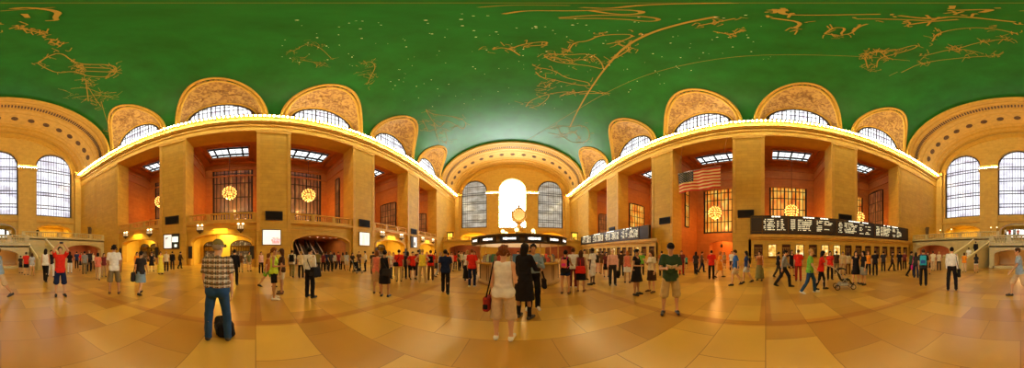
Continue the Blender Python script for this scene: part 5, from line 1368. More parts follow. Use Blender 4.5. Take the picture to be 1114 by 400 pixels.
def person(px, fy, H, fa, pose, sex, hair, top, bot, label, skin='light', shoe='black', hat=None, turn=0, heavy=0, z=0, pos=None, group=None, feet=True):
    if pos: x, y, az = pos[0], pos[1], math.atan2(pos[0], pos[1]); d = math.hypot(x, y)
    else: x, y, az, d = at(px, fy)
    rd = (math.sin(az), math.cos(az)); rt = (math.cos(az), -math.sin(az)); a = math.radians(fa)
    fx, fyy = -math.cos(a)*rd[0]+math.sin(a)*rt[0], -math.cos(a)*rd[1]+math.sin(a)*rt[1]
    vox = .0085 if d < 4.6 else (.013 if d < 7.5 else .022); tk = round(turn, 1)
    bm, J = cached(('b',pose,sex,vox,tk,heavy), lambda: body_mesh(pose, sex, vox, tk, heavy))
    o = link('person', bm); o.location = (x, y, z); o.rotation_euler = (0,0,math.atan2(-fx, fyy)); s = H/1.765; o.scale = (s,s,s)
    tag(o, label, 'person', group)
    def part(name, me, mt):
        c = link(name, me, o)
        if not me.materials: me.materials.append(None)
        c.material_slots[0].link = 'OBJECT'; c.material_slots[0].material = mt; return c
    if not bm.materials: bm.materials.append(None)
    o.material_slots[0].link = 'OBJECT'; o.material_slots[0].material = cm('skin', skin)
    if hair: part('hair', cached(('h',pose,sex,hair[0],vox,tk), lambda: hair_mesh(pose, sex, hair[0], vox, tk)), cm('hair', hair[1]))
    part(BN_[top[0]], cached(('t',pose,sex,top[0],vox,heavy), lambda: top_mesh(pose, sex, top[0], vox, heavy)), cm('cloth', top[1]))
    if bot: part(BB_[bot[0]], cached(('o',pose,sex,bot[0],vox,heavy), lambda: bottom_mesh(pose, sex, bot[0], vox, heavy)), cm('cloth', bot[1]))
    if hat: part(hat[0], cached(('c',pose,sex,hat[0],vox,tk), lambda: cap_mesh(pose, sex, hat[0], vox, tk)), cm('cloth', hat[1]))
    for i in (0,1): part('shoe', cached(('s',pose,sex,i,vox), lambda: shoe_mesh(pose, sex, i, vox)), cm('shoe', shoe))
    if vox < .02 and abs((fa+180) % 360-180) < 100:
        for sd in (-1,1):
            def em():
                m = MB(); m.sphere(J['HT']((sd*.031,.080,.008)), .0125, 8, 6); m.m = 1; m.sphere(J['HT']((sd*.031,.0885,.008)), .0062, 6, 4)
                return m.mesh('eye', [cm('cloth','white'), cm('cloth','black')])
            link('eye', cached(('e',pose,sex,vox,sd,tk), em), o)
    o['_j'] = 0; del o['_j']
    PEOPLE.append(dict(o=o, J=J, s=s, az=az, d=d)); return PEOPLE[-1]
def wpt(p, q):
    """point q in the figure's own frame -> world"""
    o = p['o']; m = Matrix.Translation(o.location) @ Matrix.Rotation(o.rotation_euler.z, 4, 'Z') @ Matrix.Scale(p['s'], 4); return m @ Vector(q)
# ---- bags (things of their own)
def bag(kind, p, col, label, side=1, size=1.0, col2=None):
    J = p['J']; T = J['T']; z = p['o'].rotation_euler.z
    m = MB(); vox = .012
    if kind == 'backpack': c = T((0,-.21,.28)); hl = (.15,.085,.22)
    elif kind == 'shoulder': c = T((side*.26,-.02,-.02)); hl = (.06,.17,.13)
    elif kind == 'hipback': c = T((side*.16,-.20,.02)); hl = (.17,.08,.13)
    elif kind == 'hand': w = J['wr%d' % (0 if side < 0 else 1)]; c = w+np.array([side*.01,0,-.34]); hl = (.06,.16,.15)
    elif kind == 'low': c = T((side*.28,.02,-.22)); hl = (.07,.17,.16)
    hl = tuple(h*size for h in hl); o = wpt(p, c)
    def sdf():
        f = Field([-h-.05 for h in hl], [h+.05 for h in hl], .014)
        g = np.meshgrid(*f.ax, indexing='ij'); r = .04
        q = [np.maximum(np.abs(g[i])-(hl[i]-r)*(1-.10*(g[2]/hl[2]) if i < 2 else 1), 0) for i in range(3)]
        f.F = (np.sqrt(q[0]**2+q[1]**2+q[2]**2)-r).astype(np.float32); f.noise(.006, 30, 1); return f.mesh('bag')
    r = empty({'backpack':'backpack','shoulder':'shoulder_bag','hipback':'shoulder_bag','hand':'handbag','low':'shoulder_bag'}[kind], o, z, label=label, cat='bag'); r.scale = (p['s'],)*3
    b = link('body', cached(('bag',kind,size), sdf), r)
    if not b.data.materials: b.data.materials.append(None)
    b.material_slots[0].link = 'OBJECT'; b.material_slots[0].material = cm('cloth', col)
    q = MB(); q.bev(-hl[0]*.7, hl[0]*.7, -hl[1]-.02, -hl[1]+.02, -hl[2]*.6, hl[2]*.1, .012); q.build('pocket', cm('cloth', col2 or col), r)
    rel = lambda v: tuple(np.array(v)-c)
    if kind == 'backpack':
        for sd in (-1,1):
            q = MB(); q.tube([rel(T((sd*.08,-.14,.44))), rel(T((sd*.10,-.04,.555))), rel(T((sd*.11,.08,.50))), rel(T((sd*.125,.125,.36))), rel(T((sd*.16,.04,.2))), rel(T((sd*.12,-.14,.12)))], .016, 6); q.build('strap', cm('cloth', col2 or col), r)
    elif kind == 'hand':
        q = MB(); q.tube([(0,-.08,hl[2]),(0,-.07,hl[2]+.12),(0,0,hl[2]+.17),(0,.07,hl[2]+.12),(0,.08,hl[2])], .010, 6); q.build('strap', cm('cloth', col2 or col), r)
    else:
        sh = T((-side*.09 if kind != 'low' else side*.13, 0, .54))
        q = MB(); q.tube([(0,.1*size,hl[2]), rel(T((side*.13,.14,.15))), rel(T((side*.0,.145,.36)))] + [rel(sh)] + [rel(T((side*.02,-.15,.36))), rel(T((side*.15,-.15,.12))), (0,-.1*size,hl[2])] if kind != 'low' else [(0,.09,hl[2]), rel(T((side*.21,.07,.2))), rel(T((side*.155,.03,.53))), rel(T((side*.155,-.06,.53))), rel(T((side*.21,-.09,.2))), (0,-.09,hl[2])], .013, 6); q.build('strap', cm('cloth', col2 or col), r)
    return r
P_ = person
# ---- the people in the hall: px, feet row, height, facing (0 towards the camera, 180 away, 90 to the right), pose ...
# left part
a = P_(1109, 322, 1.80, -80, 'stride', 'm', ('short','brown'), ('tee','lightblue'), ('longshorts','beige'), 'striding man in pale blue shirt and beige shorts, in front of the marble stair arch', shoe='charcoal')
P_(28.5, 299, 1.62, 180, 'stand', 'm', ('short','black'), ('tee','red'), ('shorts','black'), 'person in red shirt and black shorts standing before the pale stair flight', shoe='black')
P_(35, 300, 1.55, 180, 'stand', 'f', ('long','brown'), ('tee','lightgrey'), ('minishorts','white'), 'woman in light grey top and white shorts beside the person in red and black', shoe='tan')
P_(22.5, 297, 1.35, 150, 'stand', 'm', ('short','black'), ('tee','charcoal'), ('shorts','black'), 'dark dressed child beside the stair arch')
a = P_(49.5, 306, 1.82, 165, 'walk', 'f', ('long','black'), ('tank','white'), ('trousers','black'), 'tall long-haired woman in white top and black trousers near the photographer', skin='light')
P_(55.5, 301, 1.78, 20, 'walk', 'm', ('short','black'), ('tee','black'), ('trousers','white'), 'man in black shirt and white trousers just behind the photographer in red')
a = P_(65.5, 321.5, 1.78, 8, 'photo', 'm', ('short','black'), ('tee','red'), ('longshorts','navy'), 'man in bright red shirt and navy shorts raising both arms to photograph', shoe='black'); ph = a
P_(76, 297, 1.66, 190, 'stand', 'f', ('long','black'), ('tee','black'), ('trousers','white'), 'woman in black top and white trousers to the right of the photographer')
P_(83.5, 292, 1.70, 180, 'stand', 'm', ('short','black'), ('tee','darkblue'), ('trousers','black'), 'man in dark blue shirt at the red arch below the balcony', shoe='black')
P_(88.5, 294, 1.62, 0, 'stand', 'f', ('long','brown'), ('tee','red'), ('skirt','charcoal'), 'woman in red shirt and charcoal skirt at the red arch below the balcony')
P_(92, 298, 1.68, 185, 'stand', 'm', ('short','black'), ('tee','grey'), ('trousers','khakidark'), 'man in grey shirt and dark khaki trousers seen from behind near the red arch')
P_(97, 295, 1.78, 170, 'stand', 'm', None, ('long','charcoal'), ('trousers','black'), 'man with tan brimmed hat and dark clothes beside the grey-shirted man', hat=('hat','tan'))
P_(101, 293, 1.6, 20, 'stand', 'f', ('long','black'), ('blouse','cream'), ('trousers','darkbrown'), 'woman in cream blouse standing deep behind the coral-topped woman')
a = P_(106.5, 304, 1.60, 175, 'walk', 'f', ('bob','black'), ('tee','coral'), ('trousers','beige'), 'woman in coral top and beige trousers left of the white-shirted young man', shoe='brown'); 
P_(113, 301, 1.55, 10, 'stand', 'f', ('long','brown'), ('tee','maroon'), ('trousers','tan'), 'small woman in maroon top half behind the white-shirted young man')
a = P_(124, 319.5, 1.86, 176, 'down', 'm', ('curly','black'), ('tee','white'), ('longshorts','khakidark'), 'tall young man in white shirt and dark khaki shorts seen from behind', skin='tan', shoe='brown')
P_(130, 296, 1.62, 0, 'stand', 'm', ('short','black'), ('tee','darkred'), ('trousers','black'), 'person in dark red shirt right of the tall white-shirted young man')
a = P_(153, 319.5, 1.66, 150, 'walk', 'f', ('ponytail','black'), ('tee','charcoal'), ('skirt','bluegrey'), 'woman in charcoal top and blue-grey skirt walking with a dark bag', shoe='black')
bag('low', a, 'charcoal', 'dark bag hanging beside the woman in blue-grey skirt', side=-1, size=1.15)
P_(149, 299, 1.62, 20, 'stand', 'f', ('long','black'), ('tee','orange'), ('skirt','brown'), 'woman in orange top just behind the blue-grey skirt woman')
P_(165, 295, 1.63, 10, 'hips', 'f', ('long','black'), ('dress','black'), None, 'woman in short black dress by the arch at the staircase end', skin='fair')
P_(174.5, 298, 1.66, 20, 'stand', 'f', ('bob','brown'), ('dress','yellow'), ('longskirt','yellow'), 'woman in long yellow dress below the black and white poster')
P_(181, 295, 1.70, 180, 'stand', 'm', ('short','blond'), ('tee','cream'), ('trousers','black'), 'person in cream shirt and black trousers below the poster pair')
P_(187.5, 293, 1.70, 170, 'stand', 'm', ('short','black'), ('long','black'), ('trousers','black'), 'person all in black directly right of the cream shirt under the poster')
P_(196, 292, 1.72, 120, 'walk', 'm', ('short','black'), ('long','darkbrown'), ('trousers','black'), 'dark dressed person walking left of the plaid shirt man')
# plaid shirt man
a = P_(236.5, 369, 1.77, 172, 'down', 'm', ('short','grey'), ('tuck','plaid'), ('jeans','jeans'), 'heavy man in plaid shirt, blue jeans and olive cap seen from behind', hat=('cap','olive'), heavy=1, turn=-.5, skin='fair', shoe='charcoal')
P_(255, 310, 1.72, 175, 'stand', 'm', ('short','black'), ('long','black'), ('trousers','black'), 'man all in black standing just beyond the plaid shirt man')
P_(262, 296, 1.60, 0, 'stand', 'f', ('long','brown'), ('tee','brown'), ('trousers','khaki'), 'woman in brown shirt by the right bronze door')
P_(271, 295, 1.66, 30, 'stand', 'm', ('short','brown'), ('tee','olive'), ('shorts','khaki'), 'man in olive shirt and khaki shorts by the right bronze door')
P_(284, 297, 1.66, 20, 'stand', 'f', ('long','brown'), ('tank','pink'), ('trousers','black'), 'woman in pink tank top and black trousers under the big white screen')
P_(291, 312, 1.60, 100, 'stride', 'f', ('bob','auburn'), ('tee','rust'), ('shorts','green'), 'woman in rust top and green shorts left of the lime tank top')
a = P_(298, 325, 1.74, 88, 'bentarm', 'f', ('ponytail','auburn'), ('tank','lime'), ('shorts','black'), 'woman in lime green tank top and black shorts gesturing to her friend', skin='tan', shoe='white')
a = P_(306.5, 319, 1.72, -95, 'stand', 'f', ('long','brown'), ('tee','darkbrown'), ('shorts','beige'), 'woman in dark brown top and beige shorts facing the lime tank top', skin='tan', shoe='brown')
P_(303, 300, 1.70, 10, 'stand', 'm', ('short','black'), ('vest','yellow'), ('trousers','navy'), 'person in yellow vest seen between the two women with shorts')
a = P_(317.5, 301, 1.78, 175, 'walk', 'm', ('short','black'), ('tee','cream'), ('trousers','olive'), 'man in cream shirt and olive trousers walking away with a backpack'); bag('backpack', a, 'black', 'black backpack worn by the man in olive trousers')
P_(327.5, 302, 1.68, 180, 'stand', 'm', ('short','blond'), ('tee','cream'), ('trousers','black'), 'fair-haired person in cream shirt and black trousers by the escalator arch')
a = P_(337, 323.5, 1.76, 140, 'stand', 'm', ('short','black'), ('long','white'), ('trousers','black'), 'man in white long-sleeved shirt and black trousers carrying a big shoulder bag'); bag('shoulder', a, 'black', 'large black shoulder bag carried by the man in white long sleeves', side=1, size=1.3, col2='charcoal')
P_(345.5, 297, 1.72, 170, 'stand', 'm', ('short','brown'), ('tee','olive'), ('trousers','charcoal'), 'man in olive shirt right behind the big shoulder bag')
for i, (px, fy, tc, bc, sx, w) in enumerate(((351.5,295,'maroon','black','f','woman in maroon top at the foot of the escalators'),(355,293.5,'navy','black','m','man in navy shirt at the foot of the escalators'),(359.5,295,'charcoal','black','m','man in charcoal shirt entering the escalator arch'),(363.5,293,'lightgrey','black','f','woman in light grey top inside the escalator arch'),(368,292.5,'darkred','navy','m','person in dark red shirt inside the escalator arch, right part'),(373,293,'tan','black','f','woman in tan top at the right edge of the escalator arch'))):
    P_(px, fy, 1.70 if sx == 'm' else 1.62, 180 if i % 2 else 20, ('stand','walk','relaxed')[i%3], sx, ('short' if sx == 'm' else 'long', 'black'), ('tee',tc), ('trousers',bc), w)
P_(377, 294, 1.66, 180, 'stand', 'f', ('long','brown'), ('tee','lightgrey'), ('skirt','beige'), 'woman in pale top and beige skirt right of the escalator arch')
P_(383, 295.5, 1.62, 25, 'push', 'f', ('long','black'), ('tee','charcoal'), ('leggings','black'), 'dark dressed woman pushing the small dark pushchair below the second screen')
P_(390.5, 292.5, 1.70, 10, 'relaxed', 'm', ('short','brown'), ('tee','brown'), ('trousers','black'), 'man in brown shirt behind the dark pushchair')
P_(397.5, 295, 1.72, -90, 'reach', 'm', ('short','black'), ('long','cream'), ('trousers','black'), 'man in cream long sleeves and black trousers under the pale green screen')
P_(406, 298, 1.66, 175, 'stand', 'm', ('short','black'), ('tee','charcoal'), ('trousers','black'), 'man in dark clothes left of the black dressed woman')
P_(410.5, 319, 1.66, 170, 'stand', 'f', ('bob','auburn'), ('tank','coral'), ('skirt','tan'), 'woman in coral tank top and tan skirt close behind the black dress', shoe='brown')
a = P_(418.5, 322.5, 1.66, 160, 'bentarm', 'f', ('bun','black'), ('tank','black'), ('skirt','black'), 'woman in black top and black skirt in the group left of the red shirts', skin='tan', shoe='black'); bag('hipback', a, 'charcoal', 'charcoal shoulder bag on the back of the woman in black skirt', side=1)
P_(423.5, 303, 1.66, 20, 'stand', 'f', ('long','blond'), ('blouse','cream'), ('trousers','charcoal'), 'fair-haired woman in cream blouse behind the black-skirted woman')
P_(428, 300, 1.60, 0, 'stand', 'f', ('bob','brown'), ('tee','pink'), ('trousers','olive'), 'woman in pink top left of the red-shirted man with khaki trousers')
a = P_(434, 306, 1.74, 178, 'stand', 'm', ('short','black'), ('tee','red'), ('trousers','khaki'), 'man in red shirt and khaki trousers with a dark waist bag'); bag('hipback', a, 'black', 'dark bag behind the hip of the red-shirted man in khaki trousers', side=-1, size=.8)
P_(439.5, 303, 1.64, 0, 'stand', 'm', ('short','brown'), ('tee','charcoal'), ('trousers','black'), 'person in charcoal shirt between two red shirts')
P_(443.5, 302, 1.66, 185, 'stand', 'f', ('long','black'), ('tee','coral'), ('trousers','navy'), 'woman in coral shirt and navy trousers in the red group')
P_(449, 303.5, 1.64, 20, 'hips', 'm', ('short','black'), ('tee','red'), ('shorts','black'), 'boy in red shirt and black shorts left of the yellow vest', skin='tan')
P_(455, 300, 1.76, 160, 'stand', 'm', ('short','black'), ('tee','maroon'), ('trousers','charcoal'), 'dark-haired man in maroon shirt behind the yellow vest')
a = P_(459.5, 307.5, 1.76, 172, 'hips', 'm', ('short','blond'), ('vest','yellow'), ('trousers','khaki'), 'man in yellow vest and khaki trousers with hands on hips', shoe='khaki')
a = P_(468.5, 304.5, 1.72, 180, 'stand', 'm', ('short','brown'), ('tee','red'), ('trousers','brown'), 'man in red shirt and brown trousers with a black backpack'); bag('backpack', a, 'black', 'black backpack on the red-shirted man right of the yellow vest', size=.85)
P_(464.5, 296, 1.66, 0, 'stand', 'f', ('long','ginger'), ('tee','orange'), ('trousers','charcoal'), 'woman in orange top far behind the yellow vest')
P_(473.5, 299, 1.62, 20, 'stand', 'f', ('long','black'), ('tee','rust'), ('skirt','charcoal'), 'woman in rust top between the backpack man and the navy walker')
a = P_(484.5, 318.5, 1.72, 178, 'walk', 'm', ('short','black'), ('tee','navy'), ('trousers','black'), 'man in navy shirt and black trousers walking away towards the booth', skin='brown')
P_(478.5, 301, 1.66, 90, 'walk', 'f', ('long','blond'), ('tee','lightgrey'), ('trousers','lightgrey'), 'woman in light grey clothes left of the navy walker')
for i, (px, fy, tc, bc, sx, w) in enumerate(((491,295,'pink','beige','f','woman in pink top far behind, right of the navy walker'),(495,293,'red','charcoal','f','woman in red top under the balcony arch'),(499,294,'darkgreen','black','m','man in dark green shirt under the balcony arch'),(502.5,292,'cream','navy','m','man in cream shirt under the balcony arch'),(487.5,292,'orange','charcoal','f','woman in orange top under the balcony arch'),(505,293,'teal','black','f','woman in teal top left of the white blouse'))):
    P_(px, fy, 1.72 if sx == 'm' else 1.63, (20,180,90)[i%3], ('stand','walk','relaxed')[i%3], sx, ('short' if sx == 'm' else 'long', ('black','brown')[i%2]), ('tee',tc), ('trousers',bc), w)
P_(508.5, 305, 1.72, 175, 'stand', 'f', ('bob','blond'), ('blouse','white'), ('longskirt','black'), 'woman in white blouse and long black skirt at the booth edge')
P_(513.5, 311.5, 1.74, 165, 'stand', 'm', ('short','auburn'), ('tee','red'), ('jeans','navy'), 'man in red shirt and dark jeans with white shoes at the booth edge', shoe='white')
P_(516.5, 298.5, 1.66, 0, 'stand', 'f', ('long','black'), ('tee','khaki'), ('trousers','charcoal'), 'woman in khaki top between red shirt and booth counter')
# booth and its front
a = P_(547.5, 369, 1.68, 168, 'bentarm', 'f', ('curly','auburn'), ('tank','white'), ('longshorts','beige'), 'woman in white sleeveless top and beige shorts in front of the booth', skin='fair', shoe='white')
bag('low', a, 'darkred', 'dark red handbag hanging at the left side of the white sleeveless top woman', side=-1, size=.82, col2='black')
a = P_(570, 346, 1.78, 150, 'reach', 'f', ('long','black'), ('coat','black'), ('leggings','black'), 'tall figure in long black coat and dark boots before the booth', skin='tan', shoe='charcoal')
a = P_(580, 336, 1.80, 5, 'strap', 'm', ('short','black'), ('long','bluegrey'), ('trousers','black'), 'man in blue-grey shirt with diagonal strap facing out from the booth', skin='tan', shoe='white')
bag('low', a, 'black', 'black bag on a strap worn by the man in blue-grey shirt', side=-1, size=.8)
for i, (ang, tc, sx, w) in enumerate(((200,'teal','f','booth attendant in teal top behind the counter, left side'),(-60,'lightgrey','m','booth attendant in light grey shirt behind the counter, right side'),(90,'darkblue','m','booth attendant in dark blue shirt at the far side of the booth'))):
    t = math.radians(ang); P_(0, 0, 1.68, 0, 'relaxed', sx, ('short','black'), ('tee',tc), ('trousers','charcoal'), w, pos=(BX+1.05*math.cos(t), BY+1.05*math.sin(t)))
a = P_(615, 319.5, 1.66, 165, 'reach', 'f', ('bun','black'), ('tank','black'), ('minishorts','navy'), 'woman in black tank top and navy shorts leaning at the booth counter', skin='tan', shoe='brown'); bag('backpack', a, 'coral', 'coral backpack on the woman in black tank top', size=.72, col2='magenta')
P_(623.5, 312.5, 1.76, 170, 'stand', 'm', ('short','brown'), ('tee','white'), ('trousers','maroon'), 'man in white shirt and maroon trousers right of the booth', shoe='white')
a = P_(632, 317, 1.66, 170, 'stand', 'f', ('long','brown'), ('tank','maroon'), ('skirt','black'), 'woman in maroon tank top and black skirt carrying a large red bag', skin='tan', shoe='brown'); bag('hipback', a, 'red', 'large red shoulder bag of the woman in black skirt right of the booth', side=.1, size=1.15)
P_(636, 304, 1.76, 20, 'stand', 'm', ('short','black'), ('tee','cream'), ('trousers','tan'), 'man in cream shirt behind the woman with the red bag')
P_(644.5, 309.5, 1.80, -120, 'bentarm', 'm', ('short','black'), ('tee','white'), ('longshorts','white'), 'tall man in white shirt and white shorts with black shoes', skin='dark', shoe='black')
P_(650.5, 297, 1.66, 0, 'stand', 'f', ('long','black'), ('tee','charcoal'), ('trousers','pink'), 'woman in charcoal top and pink trousers before the ticket windows')
P_(655.5, 298, 1.70, 180, 'stand', 'm', ('short','brown'), ('tee','brown'), ('trousers','tan'), 'man in brown shirt and tan trousers facing the ticket windows')
P_(659.5, 301, 1.62, 10, 'stand', 'f', ('long','black'), ('tee','maroon'), ('skirt','black'), 'woman in maroon top left of the pink shirt')
a = P_(666.5, 310, 1.74, 5, 'stand', 'm', ('bald','ginger'), ('long','pink'), ('trousers','charcoal'), 'man in pink shirt and charcoal trousers facing the hall', skin='fair'); bag('hand', a, 'black', 'black briefcase bag in the hand of the man in pink shirt', side=-1, size=1.1)
P_(676, 300, 1.70, 180, 'stand', 'm', ('short','black'), ('tee','darkbrown'), ('trousers','charcoal'), 'man in dark brown shirt at the ticket windows right of the pink shirt')
P_(682.5, 307.5, 1.66, 170, 'stand', 'f', ('bob','ginger'), ('tank','coral'), ('miniskirt','white'), 'ginger-haired woman in coral top and white miniskirt', skin='tan')
a = P_(692.5, 320.5, 1.70, 60, 'bentarm', 'f', ('bun','black'), ('dress','black'), None, 'woman in black dress turned to the white-topped woman', skin='tan', shoe='black')
P_(698, 299, 1.66, 0, 'stand', 'm', ('short','black'), ('tee','green'), ('trousers','charcoal'), 'person in green shirt behind the black dress')
P_(709, 317.5, 1.66, -50, 'phone', 'f', ('long','brown'), ('tee','cream'), ('skirt','darkbrown'), 'woman in cream top and dark brown skirt left of the capped man', skin='light', shoe='brown')
P_(720, 300, 1.70, 180, 'stand', 'm', ('short','brown'), ('tee','rust'), ('trousers','charcoal'), 'person in rust shirt behind the capped man, towards the ticket side')
# capped man reading
rm_ = P_(729.5, 340.5, 1.80, 4, 'read', 'm', ('short','black'), ('tee','darkgreen'), ('longshorts','khaki'), 'man in dark cap, dark green shirt and khaki shorts reading a booklet', hat=('cap','black'), skin='light', shoe='charcoal')
P_(741.5, 299, 1.72, 10, 'stand', 'm', ('short','black'), ('tee','maroon'), ('trousers','darkred'), 'person in maroon shirt right behind the capped man')
P_(746.5, 292, 1.30, 0, 'stand', 'f', ('bob','black'), ('tee','teal'), ('shorts','charcoal'), 'child in teal shirt right of the capped man')
P_(757, 298, 1.68, 170, 'walk', 'f', ('long','black'), ('tee','charcoal'), ('trousers','black'), 'long-haired woman in charcoal clothes under the flag')
P_(763.5, 296, 1.70, 100, 'walk', 'm', ('short','brown'), ('tee','brown'), ('trousers','navy'), 'man in brown shirt and navy trousers under the flag')
P_(774, 303.5, 1.72, 175, 'stand', 'm', ('short','black'), ('tee','red'), ('trousers','black'), 'person in red shirt and black trousers in front of the orange archway')
P_(783, 301.5, 1.70, 90, 'walk', 'f', ('bob','ginger'), ('tee','orange'), ('skirt','orange'), 'blurred woman dressed in orange before the orange archway')
P_(788, 291.5, 1.64, 0, 'stand', 'f', ('long','brown'), ('tee','tan'), ('skirt','rust'), 'woman in tan top inside the orange archway')
P_(796, 293.5, 1.70, 0, 'stand', 'm', ('short','black'), ('tee','white'), ('trousers','black'), 'person in white shirt and black trousers at the right edge of the archway')
P_(800.5, 310, 1.74, -80, 'walk', 'm', ('short','brown'), ('tee','blue'), ('shorts','beige'), 'man in blue shirt and beige shorts crossing before the ticket windows')
P_(812.5, 307, 1.70, -85, 'walk', 'f', ('long','black'), ('tee','darkblue'), ('shorts','lightgrey'), 'woman in dark blue shirt following the man in beige shorts')
P_(826.5, 305, 1.68, -20, 'phone', 'f', ('bob','brown'), ('tank','rust'), ('longskirt','olive'), 'woman in rust top and long olive skirt by the first ticket windows')
P_(853, 311.5, 1.74, 95, 'stride', 'm', ('short','black'), ('long','grey'), ('trousers','black'), 'man in grey long-sleeved shirt striding before the ticket windows')
P_(846.5, 301, 1.66, 100, 'walk', 'm', ('short','black'), ('tee','black'), ('trousers','charcoal'), 'person in black shirt left of the striding grey shirt')
P_(861.5, 300, 1.76, 10, 'stand', 'f', ('long','black'), ('dress','black'), None, 'long-haired woman in black dress right of the striding grey shirt')
P_(868.5, 305.5, 1.74, 180, 'stand', 'm', ('short','brown'), ('tee','red'), ('trousers','darkred'), 'person in red shirt left of the green shirt')
P_(881, 318.5, 1.74, 90, 'walk', 'm', ('short','blond'), ('tee','green'), ('jeans','jeans'), 'man in green shirt, blue jeans and white shoes', shoe='white')
a = P_(893, 315, 1.68, 95, 'push', 'f', ('long','black'), ('tee','red'), ('leggings','black'), 'woman in red top and black leggings pushing the stroller'); mom = a
P_(903, 304, 1.66, 10, 'stand', 'f', ('long','black'), ('tee','red'), ('trousers','black'), 'woman in bright red shirt behind the stroller handle')
P_(910, 298, 1.70, 180, 'stand', 'm', ('short','brown'), ('tee','darkbrown'), ('trousers','khakidark'), 'man in dark brown shirt behind the stroller')
P_(917, 299, 1.66, 0, 'stand', 'm', ('short','black'), ('tee','khaki'), ('trousers','tan'), 'man in khaki shirt behind the stroller')
P_(922.5, 298, 1.62, 170, 'stand', 'f', ('long','brown'), ('tee','cream'), ('trousers','brown'), 'woman in cream shirt left of the black sleeveless dress')
P_(931, 308.5, 1.66, 10, 'stand', 'f', ('long','black'), ('dress','black'), ('skirt','black'), 'woman in black sleeveless dress facing her friend in grey skirt')
P_(939.5, 309.5, 1.66, -60, 'stand', 'f', ('long','black'), ('tee','black'), ('skirt','grey'), 'woman in black top and grey skirt next to the black sleeveless dress')
P_(944.5, 299, 1.66, 0, 'stand', 'f', ('long','ginger'), ('tee','orange'), ('trousers','charcoal'), 'woman in orange top behind the grey-skirted woman')
P_(952, 299.5, 1.70, 180, 'stand', 'm', ('short','black'), ('tee','black'), ('trousers','black'), 'man all in black right of the grey-skirted woman')
for i, (px, fy, tc, w) in enumerate(((961,295,'charcoal','first'),(970.5,294.5,'darkbrown','second'),(978.5,294,'black','third'),(984,292.5,'maroon','fourth'))):
    P_(px, fy, 1.68, (180,90,180,0)[i], ('stand','walk','relaxed','stand')[i], 'm', ('short','black'), ('tee',tc), ('trousers','black'), 'dark dressed person by the last ticket windows, %s towards the staircase corner' % w)
P_(991, 300, 1.70, 100, 'walk', 'm', ('short','black'), ('tee','darkgreen'), ('trousers','black'), 'man in dark green shirt left of the cyan backpack')
a = P_(996.5, 302, 1.60, 175, 'stand', 'f', ('long','black'), ('tee','charcoal'), ('trousers','navy'), 'woman in charcoal top carrying a bright pink bag'); bag('low', a, 'magenta', 'bright pink bag beside the man with cyan backpack', side=-1, size=.9)
a = P_(1004.5, 310.5, 1.74, 178, 'stand', 'm', ('short','brown'), ('tee','charcoal'), ('trousers','black'), 'man in black trousers wearing a cyan backpack'); bag('backpack', a, 'cyan', 'bright cyan backpack near the corner by the staircase', col2='blue')
P_(1009.5, 298, 1.64, 0, 'stand', 'f', ('long','brown'), ('tee','tan'), ('skirt','charcoal'), 'woman in tan top right of the cyan backpack')
P_(1015, 294, 1.72, 180, 'stand', 'm', ('short','brown'), ('tee','cream'), ('trousers','beige'), 'man in cream shirt and beige trousers below the red balcony arch')
P_(1021.5, 294, 1.68, 180, 'stand', 'f', ('bob','blond'), ('tee','cream'), ('trousers','charcoal'), 'person in cream shirt and charcoal trousers left of the white shirt man')
a = P_(1035.5, 315.5, 1.80, 176, 'down', 'm', ('short','black'), ('long','white'), ('trousers','black'), 'man in white long-sleeved shirt and black trousers walking to the stairs'); bag('low', a, 'black', 'black shoulder bag of the man walking to the stairs in white long sleeves', side=1, size=1.0)
P_(1049, 296, 1.58, 178, 'stand', 'f', ('bob','brown'), ('tee','orange'), ('trousers','beige'), 'person in orange shirt right of the white-shirted man near the stairs')
P_(1062, 296.5, 1.50, 178, 'stand', 'f', ('long','black'), ('tee','charcoal'), ('minishorts','white'), 'girl in charcoal shirt and white shorts at the foot of the marble stairs')
# on the stairs and on the balcony
P_(0, 0, 1.70, 180, 'walk', 'm', ('short','brown'), ('tee','white'), ('trousers','black'), 'person in white shirt climbing the lower steps of the marble stairs', pos=(4.8, -14.55), z=LZ*(1-.857)+.08)
P_(0, 0, 1.72, 180, 'walk', 'm', ('short','black'), ('long','black'), ('trousers','black'), 'person all in black near the top of the marble stairs', pos=(4.55, -16.1), z=LZ*(1-.56)+.04)
for i, (px, tc, w) in enumerate(((1094,'white','white shirt'),(1098.5,'red','red shirt'),(1103,'lightblue','pale blue shirt'),(1107.5,'coral','coral shirt'),(6,'charcoal','charcoal shirt'),(11,'cream','cream shirt'))):
    az = (px-555.5)/FP; y = -25.6-.5*(i%2); P_(0, 0, 1.66, 0 if i % 2 else 30, 'stand', 'fm'[i%2], ('short' if i % 2 else 'long',('black','brown')[i%2]), ('tee',tc), ('trousers','charcoal'), 'person in %s on the balcony before the bright doorway' % w, pos=(y*math.tan(az), y), z=Z(2.3))
for i, (px, tc, w) in enumerate(((41,'black','black'),)):
    az = (px-555.5)/FP; y = -25.2; P_(0, 0, 1.66, 0, 'stand', 'm', ('short','black'), ('tee',tc), ('trousers','black'), 'person in black on the pale balcony, escalator side', pos=(y*math.tan(az), y), z=Z(2.3))
